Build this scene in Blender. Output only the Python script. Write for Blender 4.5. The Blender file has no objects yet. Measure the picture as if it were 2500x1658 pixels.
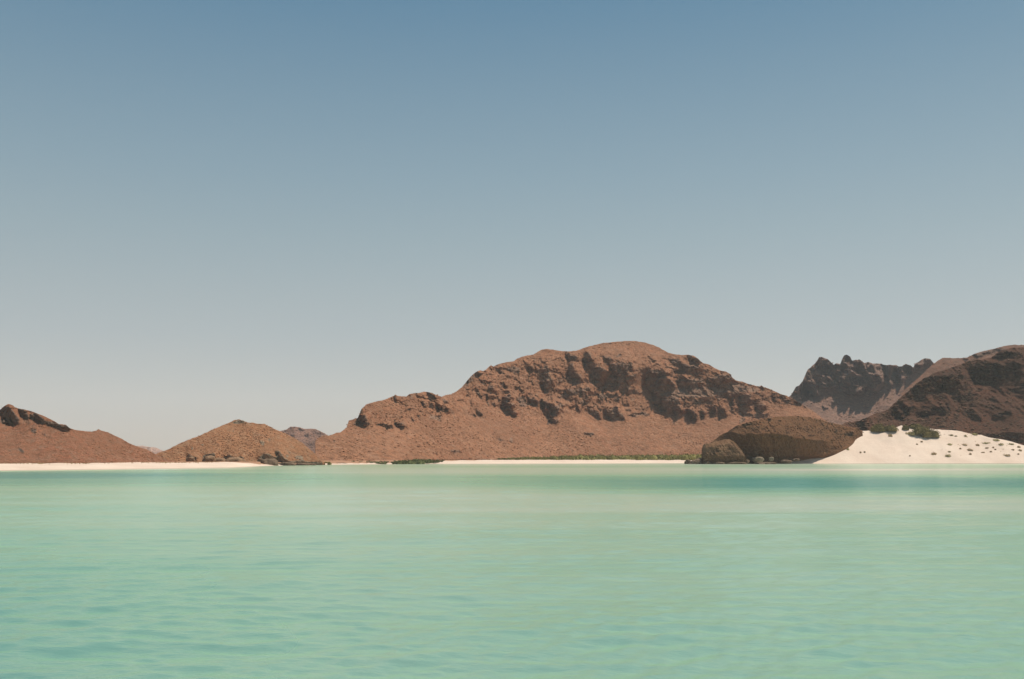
import bpy, math, random
import numpy as np
from mathutils import Vector

SC = bpy.context.scene
R = math.radians
random.seed(7); np.random.seed(7)

# ------------------------------------------------------------------ camera
CAM_H = 2.5
F = 2431.0                                   # focal length in pixels of a 2500 wide frame (35 mm lens)
PITCH = math.atan((1110.0 - 829.0) / F)
CP, SP = math.cos(PITCH), math.sin(PITCH)
cam_data = bpy.data.cameras.new("camera")
cam_data.sensor_width = 36.0
cam_data.lens = F / 2500.0 * 36.0
cam_data.clip_start = 0.1
cam_data.clip_end = 20000.0
cam = bpy.data.objects.new("camera", cam_data)
SC.collection.objects.link(cam)
cam.location = (0, 0, CAM_H)
cam.rotation_euler = (math.pi / 2 + PITCH, 0, 0)
SC.camera = cam

# ------------------------------------------------------------------ sky and sun
SUN_EL, SUN_AZ = 65.0, 72.0                  # azimuth measured from straight ahead (+y) towards the right (+x)
SKY_GRADE = [(0.0, (1.46, 1.36, 1.30)), (1.0, (0.28, 0.44, 0.60)), (0.08, (1.34, 1.27, 1.24)), (0.27, (0.86, 0.95, 0.98)), (0.45, (0.45, 0.68, 0.82))]
VEIL = [(0.0, (0.6273, 0.5549, 0.4758)), (1.0, (0.04, 0.125, 0.26)), (0.011, (0.6273, 0.5549, 0.4758)), (0.034, (0.5626, 0.533, 0.4897)), (0.074, (0.4832, 0.5009, 0.4944)), (0.114, (0.4186, 0.4634, 0.4792)), (0.154, (0.3769, 0.4354, 0.4561)), (0.213, (0.3116, 0.3983, 0.4377)), (0.271, (0.2535, 0.358, 0.4251)), (0.428, (0.1149, 0.241, 0.361))]
world = bpy.data.worlds.new("World")
SC.world = world
world.use_nodes = True
wn, wl = world.node_tree.nodes, world.node_tree.links
bg = wn["Background"]
skyt = wn.new("ShaderNodeTexSky")
skyt.sky_type = 'NISHITA'
skyt.sun_disc = False
skyt.sun_elevation = R(SUN_EL)
skyt.sun_rotation = R(SUN_AZ)
skyt.altitude = 0
skyt.air_density = 1.0
skyt.dust_density = 2.2
skyt.ozone_density = 2.0
hs = wn.new("ShaderNodeHueSaturation")
hs.inputs["Hue"].default_value = 0.495
hs.inputs["Saturation"].default_value = 0.62
hs.inputs["Value"].default_value = 1.0
wl.new(skyt.outputs[0], hs.inputs["Color"])
tint = wn.new("ShaderNodeMix"); tint.data_type = 'RGBA'; tint.blend_type = 'MULTIPLY'
tint.inputs[0].default_value = 1.0
tint.inputs[7].default_value = (1.0, 0.95, 0.86, 1)
wl.new(hs.outputs[0], tint.inputs[6])
tc = wn.new("ShaderNodeTexCoord"); sx = wn.new("ShaderNodeSeparateXYZ"); wl.new(tc.outputs["Generated"], sx.inputs[0])
gr = wn.new("ShaderNodeValToRGB")                # dusty pale horizon deepening to blue overhead
for i_, (p_, c_) in enumerate(SKY_GRADE):
    e_ = gr.color_ramp.elements[i_] if i_ < 2 else gr.color_ramp.elements.new(p_)
    e_.position = p_; e_.color = (c_[0] / 1.5, c_[1] / 1.5, c_[2] / 1.5, 1)
wl.new(sx.outputs["Z"], gr.inputs[0])
tint2 = wn.new("ShaderNodeMix"); tint2.data_type = 'RGBA'; tint2.blend_type = 'MULTIPLY'; tint2.inputs[0].default_value = 1.0
wl.new(tint.outputs[2], tint2.inputs[6]); wl.new(gr.outputs[0], tint2.inputs[7])
veil = wn.new("ShaderNodeValToRGB")              # even dusty veil of a dry summer sky
for i_, (p_, c_) in enumerate(VEIL):
    e_ = veil.color_ramp.elements[i_] if i_ < 2 else veil.color_ramp.elements.new(p_)
    e_.position = p_; e_.color = (c_[0] * 0.95, c_[1] * 1.01, c_[2] * 1.03, 1)
wl.new(sx.outputs["Z"], veil.inputs[0])
vs = wn.new("ShaderNodeVectorMath"); vs.operation = 'SCALE'; vs.inputs["Scale"].default_value = 1 / 0.15
wl.new(veil.outputs[0], vs.inputs[0])
mixv = wn.new("ShaderNodeMix"); mixv.data_type = 'RGBA'; mixv.inputs[0].default_value = 0.75
wl.new(tint2.outputs[2], mixv.inputs[6]); wl.new(vs.outputs[0], mixv.inputs[7])
wl.new(mixv.outputs[2], bg.inputs["Color"])
bg.inputs["Strength"].default_value = 0.15

sd = bpy.data.lights.new("sun", 'SUN')
sd.energy = 4.9
sd.angle = R(0.5)
sd.color = (1.0, 0.93, 0.82)
sun = bpy.data.objects.new("sun", sd)
SC.collection.objects.link(sun)
_sdir = Vector((math.sin(R(SUN_AZ)) * math.cos(R(SUN_EL)), math.cos(R(SUN_AZ)) * math.cos(R(SUN_EL)), math.sin(R(SUN_EL))))
sun.rotation_euler = (-_sdir).to_track_quat('-Z', 'Y').to_euler()
sun.location = _sdir * 300

SC.view_settings.view_transform = 'Standard'
SC.view_settings.look = 'None'
SC.view_settings.exposure = 0.0
SC.view_settings.gamma = 1.0
SC.view_settings.use_curve_mapping = False
SC.cycles.max_bounces = 6
SC.cycles.volume_bounces = 1
SC.cycles.volume_step_rate = 4.0
SC.cycles.filter_width = 1.5
SC.cycles.sample_clamp_direct = 1.3
SC.cycles.sample_clamp_indirect = 3.0

# ------------------------------------------------------------------ helpers
def tag(o, label=None, cat=None, group=None, kind=None):
    if label: o["label"] = label
    if cat: o["category"] = cat
    if group: o["group"] = group
    if kind: o["kind"] = kind
    return o

def ray(px, py):
    """lateral and vertical tangent of the line of sight through a point of the 2500 x 1658 frame"""
    u = (np.asarray(px, float) - 1250.0) / F
    v = (829.0 - np.asarray(py, float)) / F
    d = CP - v * SP
    return u / d, (SP + v * CP) / d

def tz(py):
    return ray(1250.0, py)[1]

_rng = np.random.RandomState(3)
_G = _rng.rand(256, 256)
_P = _rng.permutation(256)
def vnoise(x, y, seed=0):
    x = np.asarray(x, float) + seed * 17.13; y = np.asarray(y, float) + seed * 5.71
    xi = np.floor(x).astype(int); yi = np.floor(y).astype(int)
    fx = x - xi; fy = y - yi
    fx = fx * fx * fx * (fx * (fx * 6 - 15) + 10); fy = fy * fy * fy * (fy * (fy * 6 - 15) + 10)
    def g(i, j):
        return _G[_P[i & 255], (_P[(i + 37) & 255] + j) & 255]
    a = g(xi, yi); b = g(xi + 1, yi); c = g(xi, yi + 1); d = g(xi + 1, yi + 1)
    return ((a * (1 - fx) + b * fx) * (1 - fy) + (c * (1 - fx) + d * fx) * fy) * 2 - 1

def fbm(x, y, seed=0, octv=4, gain=0.5):
    s = 0; a = 1.0; f = 1.0
    for k in range(octv):
        s = s + a * vnoise(x * f, y * f, seed + k * 3)
        a *= gain; f *= 2.03
    return s

def ridged(x, y, seed=0, octv=4):
    s = 0; a = 1.0; f = 1.0
    for k in range(octv):
        s = s + a * (1 - 2 * np.abs(vnoise(x * f, y * f, seed + k * 3)))
        a *= 0.5; f *= 2.03
    return s

def blocks(x, y, seed=0):
    """fractured rock: cells with their own offset and tilt, cracks between them"""
    xi = np.floor(x).astype(int); yi = np.floor(y).astype(int)
    d1 = np.full(x.shape, 9.0); d2 = np.full(x.shape, 9.0); val = np.zeros(x.shape)
    for i in (-1, 0, 1):
        for j in (-1, 0, 1):
            a = xi + i; b = yi + j
            h = _P[(_P[(a + seed * 7) & 255] + b) & 255]
            px_ = a + _G[h, 11]; py_ = b + _G[h, 57]
            dx = x - px_; dy = y - py_
            d = np.sqrt(dx * dx + dy * dy)
            v = _G[h, 90] * 2 - 1 + dx * (_G[h, 120] - .5) * 2.2 + dy * (_G[h, 150] - .5) * 2.2
            near = d < d1
            d2 = np.where(near, d1, np.minimum(d2, d)); val = np.where(near, v, val); d1 = np.where(near, d, d1)
    return val - 0.8 * np.clip(1 - (d2 - d1) / 0.16, 0, 1)

def mesh_from(name, verts, faces, mat, smooth=True):
    """verts (n,3) array, faces (m,k) array"""
    verts = np.asarray(verts, np.float32); faces = np.asarray(faces, np.int32)
    me = bpy.data.meshes.new(name)
    k = faces.shape[1]
    me.vertices.add(len(verts)); me.vertices.foreach_set("co", verts.ravel())
    me.loops.add(faces.size); me.loops.foreach_set("vertex_index", faces.ravel())
    me.polygons.add(len(faces))
    me.polygons.foreach_set("loop_start", np.arange(0, faces.size, k, dtype=np.int32))
    me.polygons.foreach_set("loop_total", np.full(len(faces), k, np.int32))
    me.polygons.foreach_set("use_smooth", np.full(len(faces), smooth, bool))
    me.update(calc_edges=True)
    if mat: me.materials.append(mat)
    return me

def link(name, me, parent=None):
    o = bpy.data.objects.new(name, me)
    SC.collection.objects.link(o)
    if parent: o.parent = parent
    return o

def grid_faces(nr, nc, flip=False):
    i = np.arange(nr - 1)[:, None] * nc + np.arange(nc - 1)[None, :]
    i = i.ravel()
    f = np.stack([i, i + 1, i + nc + 1, i + nc], 1)
    return f[:, ::-1] if flip else f

def add_attr(me, name, vals):
    a = me.attributes.new(name, 'FLOAT', 'POINT')
    a.data.foreach_set("value", np.asarray(vals, np.float32).ravel())

# ------------------------------------------------------------------ materials
def new_mat(name):
    m = bpy.data.materials.new(name); m.use_nodes = True
    nt = m.node_tree
    b = nt.nodes["Principled BSDF"]
    b.inputs["Roughness"].default_value = 0.95
    b.inputs["Specular IOR Level"].default_value = 0.15
    return m, nt, b

def N(nt, typ, **kw):
    n = nt.nodes.new(typ)
    for k, v in kw.items():
        if k in n.inputs: n.inputs[k].default_value = v
        else: setattr(n, k, v)
    return n

def noise(nt, scale, detail=4, rough=0.55, vec=None):
    n = N(nt, "ShaderNodeTexNoise"); n.inputs["Scale"].default_value = scale
    n.inputs["Detail"].default_value = detail; n.inputs["Roughness"].default_value = rough
    if vec: nt.links.new(vec, n.inputs["Vector"])
    return n

def ramp(nt, src, stops):
    r = nt.nodes.new("ShaderNodeValToRGB")
    e = r.color_ramp.elements
    while len(e) < len(stops): e.new(0.5)
    for k, (p, c) in enumerate(stops):
        e[k].position = p; e[k].color = (c[0], c[1], c[2], 1) if hasattr(c, "__len__") else (c, c, c, 1)
    nt.links.new(src, r.inputs[0])
    return r

def mix(nt, fac, a, b, blend='MIX'):
    m = nt.nodes.new("ShaderNodeMix"); m.data_type = 'RGBA'; m.blend_type = blend
    if isinstance(fac, (int, float)): m.inputs[0].default_value = fac
    else: nt.links.new(fac, m.inputs[0])
    for i, s in ((6, a), (7, b)):
        if hasattr(s, "is_linked") or hasattr(s, "links"): nt.links.new(s, m.inputs[i])
        else: m.inputs[i].default_value = (s[0], s[1], s[2], 1)
    return m.outputs[2]

def hill_mat(name, soil_a, soil_b, shrub, rock_a, rock_b, sc=1.0, bump=0.9, shrub_amt=0.4):
    m, nt, b = new_mat(name)
    geo = nt.nodes.new("ShaderNodeNewGeometry"); pos = geo.outputs["Position"]
    big = noise(nt, 0.035 * sc, 5, 0.6, pos)
    col = ramp(nt, big.outputs[0], [(0.33, soil_a), (0.68, soil_b)]).outputs[0]
    mid = noise(nt, 0.45 * sc, 4, 0.65, pos)
    f_mid = ramp(nt, mid.outputs[0], [(0.38, 0.0), (0.66, 1.0)])
    col = mix(nt, f_mid.outputs[0], col, mix(nt, 0.5, soil_b, rock_b), 'MIX')
    dots = N(nt, "ShaderNodeTexVoronoi"); dots.inputs["Scale"].default_value = 1.3 * sc
    nt.links.new(pos, dots.inputs["Vector"])
    f_dot = ramp(nt, dots.outputs["Distance"], [(0.22, shrub_amt), (0.45, 0.0)])
    fine = noise(nt, 1.7 * sc, 5, 0.75, pos)
    col = mix(nt, ramp(nt, fine.outputs[0], [(0.42, 0.6), (0.56, 0.0)]).outputs[0], col, shrub)
    brush = noise(nt, 0.55 * sc, 6, 0.72, pos)
    col = mix(nt, ramp(nt, brush.outputs[0], [(0.41, 0.85), (0.53, 0.0)]).outputs[0], col, shrub)
    dry = noise(nt, 0.33 * sc, 6, 0.7, pos)
    col = mix(nt, ramp(nt, dry.outputs[0], [(0.52, 0.0), (0.66, 0.55)]).outputs[0], col, rock_b)
    broad = noise(nt, 0.06 * sc, 6, 0.7, pos)
    col = mix(nt, ramp(nt, broad.outputs[0], [(0.42, 0.45), (0.60, 0.0)]).outputs[0], col, shrub)
    patch = noise(nt, 0.12 * sc, 3, 0.6, pos)
    f_p = ramp(nt, patch.outputs[0], [(0.35, 0.35), (0.6, 1.0)])
    f = N(nt, "ShaderNodeMath", operation='MULTIPLY')
    nt.links.new(f_dot.outputs[0], f.inputs[0]); nt.links.new(f_p.outputs[0], f.inputs[1])
    col_s = mix(nt, f.outputs[0], col, shrub)
    # bare rock: vertical streaks and horizontal beds
    mp = N(nt, "ShaderNodeMapping"); mp.inputs["Scale"].default_value = (0.35 * sc, 0.35 * sc, 0.09 * sc)
    nt.links.new(pos, mp.inputs["Vector"])
    st = noise(nt, 1.0, 6, 0.65, mp.outputs[0])
    mp2 = N(nt, "ShaderNodeMapping"); mp2.inputs["Scale"].default_value = (0.03 * sc, 0.03 * sc, 0.5 * sc)
    nt.links.new(pos, mp2.inputs["Vector"])
    bd = noise(nt, 1.0, 4, 0.6, mp2.outputs[0])
    rc = ramp(nt, st.outputs[0], [(0.3, rock_a), (0.7, rock_b)]).outputs[0]
    rc = mix(nt, ramp(nt, bd.outputs[0], [(0.42, 0.0), (0.62, 0.45)]).outputs[0], rc, rock_a)
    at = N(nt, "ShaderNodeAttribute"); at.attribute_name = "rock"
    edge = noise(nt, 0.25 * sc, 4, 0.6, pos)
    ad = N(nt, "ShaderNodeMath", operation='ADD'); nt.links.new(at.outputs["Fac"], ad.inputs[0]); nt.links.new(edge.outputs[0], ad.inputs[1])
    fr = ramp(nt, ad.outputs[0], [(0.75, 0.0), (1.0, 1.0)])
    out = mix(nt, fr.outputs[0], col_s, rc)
    nt.links.new(out, b.inputs["Base Color"])
    bn = noise(nt, 0.8 * sc, 8, 0.7, pos)
    bp = N(nt, "ShaderNodeBump"); bp.inputs["Strength"].default_value = bump; bp.inputs["Distance"].default_value = 1.2 / sc
    nt.links.new(bn.outputs[0], bp.inputs["Height"]); nt.links.new(bp.outputs[0], b.inputs["Normal"])
    return m

M_MOUNT = hill_mat("desert_mountain", (0.34, 0.128, 0.063), (0.44, 0.192, 0.095), (0.20, 0.092, 0.048), (0.15, 0.085, 0.058), (0.38, 0.22, 0.14), shrub_amt=0.25)
M_HILL = hill_mat("ochre_hill", (0.36, 0.138, 0.062), (0.46, 0.205, 0.098), (0.24, 0.112, 0.053), (0.16, 0.12, 0.085), (0.36, 0.25, 0.16), sc=1.6)
M_LEFT = hill_mat("russet_hill", (0.31, 0.108, 0.056), (0.39, 0.155, 0.082), (0.20, 0.09, 0.048), (0.12, 0.08, 0.06), (0.27, 0.17, 0.115), sc=1.6)
M_JAG = hill_mat("jagged_rock", (0.25, 0.125, 0.085), (0.32, 0.17, 0.115), (0.15, 0.085, 0.06), (0.13, 0.078, 0.060), (0.27, 0.155, 0.105), sc=0.6)
M_RIDGE = hill_mat("brown_ridge", (0.19, 0.072, 0.040), (0.27, 0.112, 0.062), (0.11, 0.06, 0.038), (0.10, 0.06, 0.045), (0.22, 0.13, 0.09))
M_FAR = hill_mat("far_hill", (0.30, 0.135, 0.085), (0.37, 0.18, 0.115), (0.18, 0.10, 0.07), (0.18, 0.105, 0.08), (0.33, 0.185, 0.13), sc=0.5)
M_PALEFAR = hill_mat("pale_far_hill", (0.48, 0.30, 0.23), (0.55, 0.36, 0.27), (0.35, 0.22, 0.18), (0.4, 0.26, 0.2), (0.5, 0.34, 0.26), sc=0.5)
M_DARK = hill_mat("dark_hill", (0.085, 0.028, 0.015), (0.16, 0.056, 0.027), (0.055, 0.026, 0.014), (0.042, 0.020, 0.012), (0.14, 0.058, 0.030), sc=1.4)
M_HEAD = hill_mat("headland_rock", (0.18, 0.068, 0.028), (0.27, 0.108, 0.044), (0.10, 0.048, 0.020), (0.055, 0.034, 0.018), (0.16, 0.085, 0.042), sc=2.4)
M_SLAB = hill_mat("grey_slab_rock", (0.19, 0.088, 0.042), (0.27, 0.135, 0.066), (0.11, 0.055, 0.026), (0.12, 0.062, 0.032), (0.26, 0.148, 0.076), sc=3.0)

def sand_mat():
    m, nt, b = new_mat("white_sand")
    geo = nt.nodes.new("ShaderNodeNewGeometry"); pos = geo.outputs["Position"]
    n1 = noise(nt, 0.12, 5, 0.6, pos)
    c = ramp(nt, n1.outputs[0], [(0.3, (0.59, 0.445, 0.345)), (0.7, (0.68, 0.54, 0.43))]).outputs[0]
    sp = N(nt, "ShaderNodeSeparateXYZ"); nt.links.new(pos, sp.inputs[0])
    wet = ramp(nt, sp.outputs["Z"], [(0.03, 1.0), (0.10, 0.0)])
    c = mix(nt, wet.outputs[0], c, (0.42, 0.33, 0.24))
    nt.links.new(c, b.inputs["Base Color"])
    n2 = noise(nt, 1.5, 6, 0.6, pos)
    bp = N(nt, "ShaderNodeBump"); bp.inputs["Strength"].default_value = 0.35; bp.inputs["Distance"].default_value = 0.3
    nt.links.new(n2.outputs[0], bp.inputs["Height"]); nt.links.new(bp.outputs[0], b.inputs["Normal"])
    return m
M_SAND = sand_mat()

def ground_mat():
    """sand by the water that turns to dry scrubby soil inland"""
    m, nt, b = new_mat("ground_sand_and_soil")
    geo = nt.nodes.new("ShaderNodeNewGeometry"); pos = geo.outputs["Position"]
    n1 = noise(nt, 0.12, 5, 0.6, pos)
    sand = ramp(nt, n1.outputs[0], [(0.3, (0.59, 0.445, 0.345)), (0.7, (0.68, 0.54, 0.43))]).outputs[0]
    sp = N(nt, "ShaderNodeSeparateXYZ"); nt.links.new(pos, sp.inputs[0])
    sand = mix(nt, ramp(nt, sp.outputs["Z"], [(0.03, 1.0), (0.10, 0.0)]).outputs[0], sand, (0.42, 0.33, 0.24))
    n3 = noise(nt, 0.3, 5, 0.6, pos)
    soil = ramp(nt, n3.outputs[0], [(0.35, (0.30, 0.15, 0.09)), (0.65, (0.40, 0.22, 0.13))]).outputs[0]
    at = N(nt, "ShaderNodeAttribute"); at.attribute_name = "inland"
    n4 = noise(nt, 0.35, 5, 0.7, pos)
    ad = N(nt, "ShaderNodeMath", operation='ADD'); nt.links.new(at.outputs["Fac"], ad.inputs[0]); nt.links.new(n4.outputs[0], ad.inputs[1])
    c = mix(nt, ramp(nt, ad.outputs[0], [(0.95, 0.0), (1.08, 1.0)]).outputs[0], sand, soil)
    nt.links.new(c, b.inputs["Base Color"])
    return m
M_GROUND = ground_mat()

def leaf_mat(name, a, bcol, sc=2.5):
    m, nt, b = new_mat(name)
    geo = nt.nodes.new("ShaderNodeNewGeometry"); pos = geo.outputs["Position"]
    n1 = noise(nt, sc, 3, 0.6, pos)
    w = N(nt, "ShaderNodeMath", operation='ADD')
    sc_r = N(nt, "ShaderNodeMath", operation='MULTIPLY'); sc_r.inputs[1].default_value = 0.35
    nt.links.new(geo.outputs["Random Per Island"], sc_r.inputs[0])
    nt.links.new(n1.outputs[0], w.inputs[0]); nt.links.new(sc_r.outputs[0], w.inputs[1])
    c = ramp(nt, w.outputs[0], [(0.4, a), (0.95, bcol)]).outputs[0]
    nt.links.new(c, b.inputs["Base Color"])
    b.inputs["Roughness"].default_value = 0.8
    return m
M_GREEN = leaf_mat("olive_leaves", (0.09, 0.072, 0.024), (0.25, 0.18, 0.062))
M_MANG = leaf_mat("mangrove_leaves", (0.15, 0.135, 0.04), (0.29, 0.25, 0.08), 0.5)
M_MANG2 = leaf_mat("deep_green_leaves", (0.085, 0.095, 0.035), (0.19, 0.19, 0.07), 0.6)
M_DRY = leaf_mat("dry_scrub", (0.28, 0.125, 0.063), (0.44, 0.225, 0.12), 0.4)
M_DRYFAR = leaf_mat("dry_scrub_far", (0.21, 0.115, 0.08), (0.36, 0.20, 0.13), 0.2)
M_DRYRIDGE = leaf_mat("ridge_scrub", (0.12, 0.06, 0.038), (0.24, 0.125, 0.075), 0.4)
M_DRYDARK = leaf_mat("dark_scrub", (0.065, 0.035, 0.02), (0.17, 0.085, 0.045), 0.4)
M_TUFT = leaf_mat("dry_tuft", (0.28, 0.18, 0.09), (0.50, 0.35, 0.19), 1.5)
M_TUFTG = leaf_mat("olive_tuft", (0.22, 0.17, 0.07), (0.42, 0.34, 0.15), 1.5)

def rock_mat(name, a, bcol):
    m, nt, b = new_mat(name)
    geo = nt.nodes.new("ShaderNodeNewGeometry"); pos = geo.outputs["Position"]
    n1 = noise(nt, 1.1, 7, 0.65, pos)
    c = ramp(nt, n1.outputs[0], [(0.32, a), (0.68, bcol)]).outputs[0]
    nt.links.new(c, b.inputs["Base Color"])
    n2 = noise(nt, 2.5, 8, 0.7, pos)
    bp = N(nt, "ShaderNodeBump"); bp.inputs["Strength"].default_value = 0.7; bp.inputs["Distance"].default_value = 0.4
    nt.links.new(n2.outputs[0], bp.inputs["Height"]); nt.links.new(bp.outputs[0], b.inputs["Normal"])
    return m
M_ROCK = rock_mat("brown_rock", (0.09, 0.058, 0.036), (0.24, 0.155, 0.10))
M_TAN = rock_mat("tan_rock", (0.15, 0.088, 0.052), (0.36, 0.215, 0.125))
M_PALE = rock_mat("pale_rock", (0.20, 0.145, 0.095), (0.34, 0.26, 0.18))

# ------------------------------------------------------------------ terrain built by slope
def poly_mask(gx, gy, poly):
    inside = np.zeros(gx.shape, bool)
    n = len(poly)
    x0, x1 = min(p[0] for p in poly), max(p[0] for p in poly)
    j = n - 1
    for i in range(n):
        xi, yi = poly[i]; xj, yj = poly[j]
        if yi != yj:
            c = ((yi > gy) != (yj > gy)) & (gx < (xj - xi) * (gy - yi) / (yj - yi) + xi)
            inside ^= c
        j = i
    return inside

def blur(a, k):
    for _ in range(k):
        p = np.pad(a, 1, mode='edge')
        a = (p[1:-1, 1:-1] * 2 + p[:-2, 1:-1] + p[2:, 1:-1] + p[1:-1, :-2] + p[1:-1, 2:]) / 6.0
    return a

def conv(org, sc, polys):
    return [[(org[0] + x / sc, org[1] + y / sc) for x, y in p] for p in polys]

def interp(pts, x):
    p = np.array(pts, float)
    return np.interp(x, p[:, 0], p[:, 1])

class Terrain:
    """A hillside solved from the steepness of its faces: depth is integrated up the slope so that
    cliffs, benches and ravines become real relief."""
    def __init__(s, name, mat, sky, base, yb, inv=2.0, g0=0.1, dark=(), lit=(), dim=(), step=2.0, rows=None,
                 rough=1.0, cliff=(0.12, -1.3), back=(60, 0.0), skyj=0.6, seed=1, inv_fn=None, cols=1.0,
                 label=None, blur_n=1, top_round=0.0, warp=1.6, rocky=0.0, rockz=None, rockpoly=(), ribamp=2.4):
        s.name = name
        x0, x1 = sky[0][0], sky[-1][0]
        xs = np.arange(x0, x1 + 0.01, step)
        skyy = interp(sky, xs) + skyj * fbm(xs / 7.0, xs * 0 + 3.3, seed, 3)
        basey = interp(base, xs)
        skyy = np.minimum(skyy, basey - 0.5)
        ys = np.arange(skyy.min() - 2, basey.max() + 2, step)
        GX, GY = np.meshgrid(xs, ys)
        wx_ = GX + warp * fbm(GX / 9, GY / 9, seed + 50, 3); wy_ = GY + warp * fbm(GX / 9 + 40, GY / 9, seed + 60, 3)
        D = np.zeros(GX.shape); DM = np.zeros(GX.shape); LT = np.zeros(GX.shape)
        SG = np.ones(GX.shape)
        def strength(p):
            a_ = 0.5 * abs(sum(p[i][0] * p[i - 1][1] - p[i - 1][0] * p[i][1] for i in range(len(p))))
            return float(np.clip(34.0 / math.sqrt(a_ + 1), 0.8, 2.4))
        for p in dark:
            pm = poly_mask(wx_, wy_, p); D = np.maximum(D, pm); SG = np.where(pm, strength(p), SG)
        for p in dim:
            pm = poly_mask(wx_, wy_, p); DM = np.maximum(DM, pm * 1.0); SG = np.where(pm, strength(p), SG)
        for p in lit: LT = np.maximum(LT, poly_mask(wx_, wy_, p) * 1.0)
        D = blur(D.astype(float), blur_n); DM = blur(DM, blur_n); LT = blur(LT, blur_n)
        if len(lit): D = D * (1 - LT)
        DM = DM * (1 - D)
        t = tz(ys); T = np.repeat(t[:, None], len(xs), 1)
        I = np.full(GX.shape, float(inv)); G = np.full(GX.shape, float(g0))
        if inv_fn is not None:
            I, G = inv_fn(GX, GY, I, G)
        vfrac = np.clip((basey[None, :] - GY) / np.maximum(basey - skyy, 1)[None, :], 0, 1)
        if top_round: I = I * (1 + top_round * np.clip((vfrac - 0.8) / 0.2, 0, 1) ** 2)
        I = I * (1 + 0.22 * fbm(GX / 26, GY / 18, seed + 5, 4)) ; G = G + 0.35 * fbm(GX / 22, GY / 30, seed + 9, 4)
        # solving spreads the steepness, so the faces are asked to be a little steeper than wanted
        I = I * (1 - D) + cliff[0] * SG * D; G = G * (1 - D) + cliff[1] * np.minimum(SG, 1.8) * D
        I = I * (1 - 0.8 * DM); G = G - 0.45 * SG * DM
        if len(lit): G = G + 0.9 * LT; I = np.where(LT > 0.5, np.maximum(I, 1.9), I)
        dt = (t[:-1] - t[1:])[:, None]                      # positive going down the rows
        gy = -0.5 * (I[1:] + I[:-1]) * dt
        gx = 0.5 * (G[:, 1:] + G[:, :-1]) * (step / F)
        m = (GY >= skyy[None, :] - 1.5 * step) & (GY <= basey[None, :] + 1.5 * step)
        m = m.astype(float)
        W = 1.0 + 3.5 * D
        wyy = np.minimum(m[1:], m[:-1]) * 0.5 * (W[1:] + W[:-1]) + 1e-3
        wxx = np.minimum(m[:, 1:], m[:, :-1]) * 0.5 * (W[:, 1:] + W[:, :-1]) * 0.8 + 1e-3
        lb = np.log(interp(yb, xs))
        Cw = (np.abs(GY - basey[None, :]) < 1.01 * step) * 0.6
        Lt = np.repeat(lb[None, :], len(ys), 0)
        # initial guess by columns
        L = np.cumsum(np.vstack([np.zeros((1, len(xs))), gy]), 0)
        ib = np.clip(np.searchsorted(ys, basey), 0, len(ys) - 1)
        L = L - L[ib, np.arange(len(xs))][None, :] + lb[None, :]
        def A(u):
            r = Cw * u
            dy = wyy * (u[1:] - u[:-1]); dx = wxx * (u[:, 1:] - u[:, :-1])
            r[1:] += dy; r[:-1] -= dy; r[:, 1:] += dx; r[:, :-1] -= dx
            return r
        b = Cw * Lt
        fy = wyy * gy; fx = wxx * gx
        b[1:] += fy; b[:-1] -= fy; b[:, 1:] += fx; b[:, :-1] -= fx
        dg = Cw + 1e-9
        dg[1:] += wyy; dg[:-1] += wyy; dg[:, 1:] += wxx; dg[:, :-1] += wxx
        r = b - A(L); z = r / dg; p = z.copy(); rz = (r * z).sum()
        for it in range(450):
            Ap = A(p); al = rz / (p * Ap).sum()
            L += al * p; r -= al * Ap
            z = r / dg; rz2 = (r * z).sum()
            if rz2 < 1e-13: break
            p = z + (rz2 / rz) * p; rz = rz2
        s.xs, s.ys, s.L, s.basey, s.skyy, s.step = xs, ys, L, basey, skyy, step
        # mesh rows from foot to skyline
        nr = rows or int(max(8, (basey - skyy).max() / step))
        v = np.linspace(0, 1, nr)[:, None]
        PY = basey[None, :] + (skyy - basey)[None, :] * v
        PX = np.repeat(xs[None, :], nr, 0)
        Lg = s.sample(L, PX, PY)
        a, tt = ray(PX, PY)
        Y = np.exp(Lg)
        X = a * Y; Z = CAM_H + tt * Y
        Dm = s.sample(np.maximum(D, 0.7 * DM), PX, PY)
        # relief noise: everywhere rough, stronger with vertical ribs where the rock stands steep
        rib = ridged(X / (4.5 * cols) + 0.12 * Z / cols, Z / (13.0 * cols) + 0.05 * X / cols, seed + 20, 4)
        gen = fbm(X / (12.0 * cols), Z / (5.0 * cols), seed + 30, 5, 0.55)
        RZ = s.sample(blur(rockz(GX, GY), 3), PX, PY) if rockz is not None else 0.0
        rib2 = ridged(X / (7.0 * cols) + 0.5 * vnoise(X / 9, Z / 9, seed + 2), Z / (9.0 * cols), seed + 25, 5)
        wbx = 0.35 * fbm(X / (3 * cols), Z / (3 * cols), seed + 41, 3); wbz = 0.35 * fbm(X / (3 * cols), Z / (3 * cols), seed + 43, 3)
        blk = blocks(X / (3.4 * cols) + wbx, Z / (4.2 * cols) + 0.25 * X / cols / 4 + wbz, seed) + 0.55 * blocks(X / (1.5 * cols) + wbx * 2, Z / (1.3 * cols) + wbz * 2, seed + 5)
        zs_ = Z / (3.2 * cols) + 0.35 * fbm(X / 25, Z / 25, seed + 47, 3) + 0.06 * X / cols / 4
        strata = (zs_ - np.floor(zs_)) ** 2 - 0.33
        blk = blk + 0.9 * strata
        bmask = np.clip(1.15 * Dm + 0.8 * (RZ if rockz is not None else 0) + rocky, 0, 1.2)
        env = np.clip(np.minimum(v * 6, 1), 0, 1)
        dY = rough * cols * (0.55 * gen + (0.15 + 1.1 * Dm + rocky) * rib * 0.7 + ribamp * RZ * rib2 + 0.95 * bmask * blk) * env
        Y = Y - dY
        X = a * Y; Z = CAM_H + tt * Y
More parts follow.
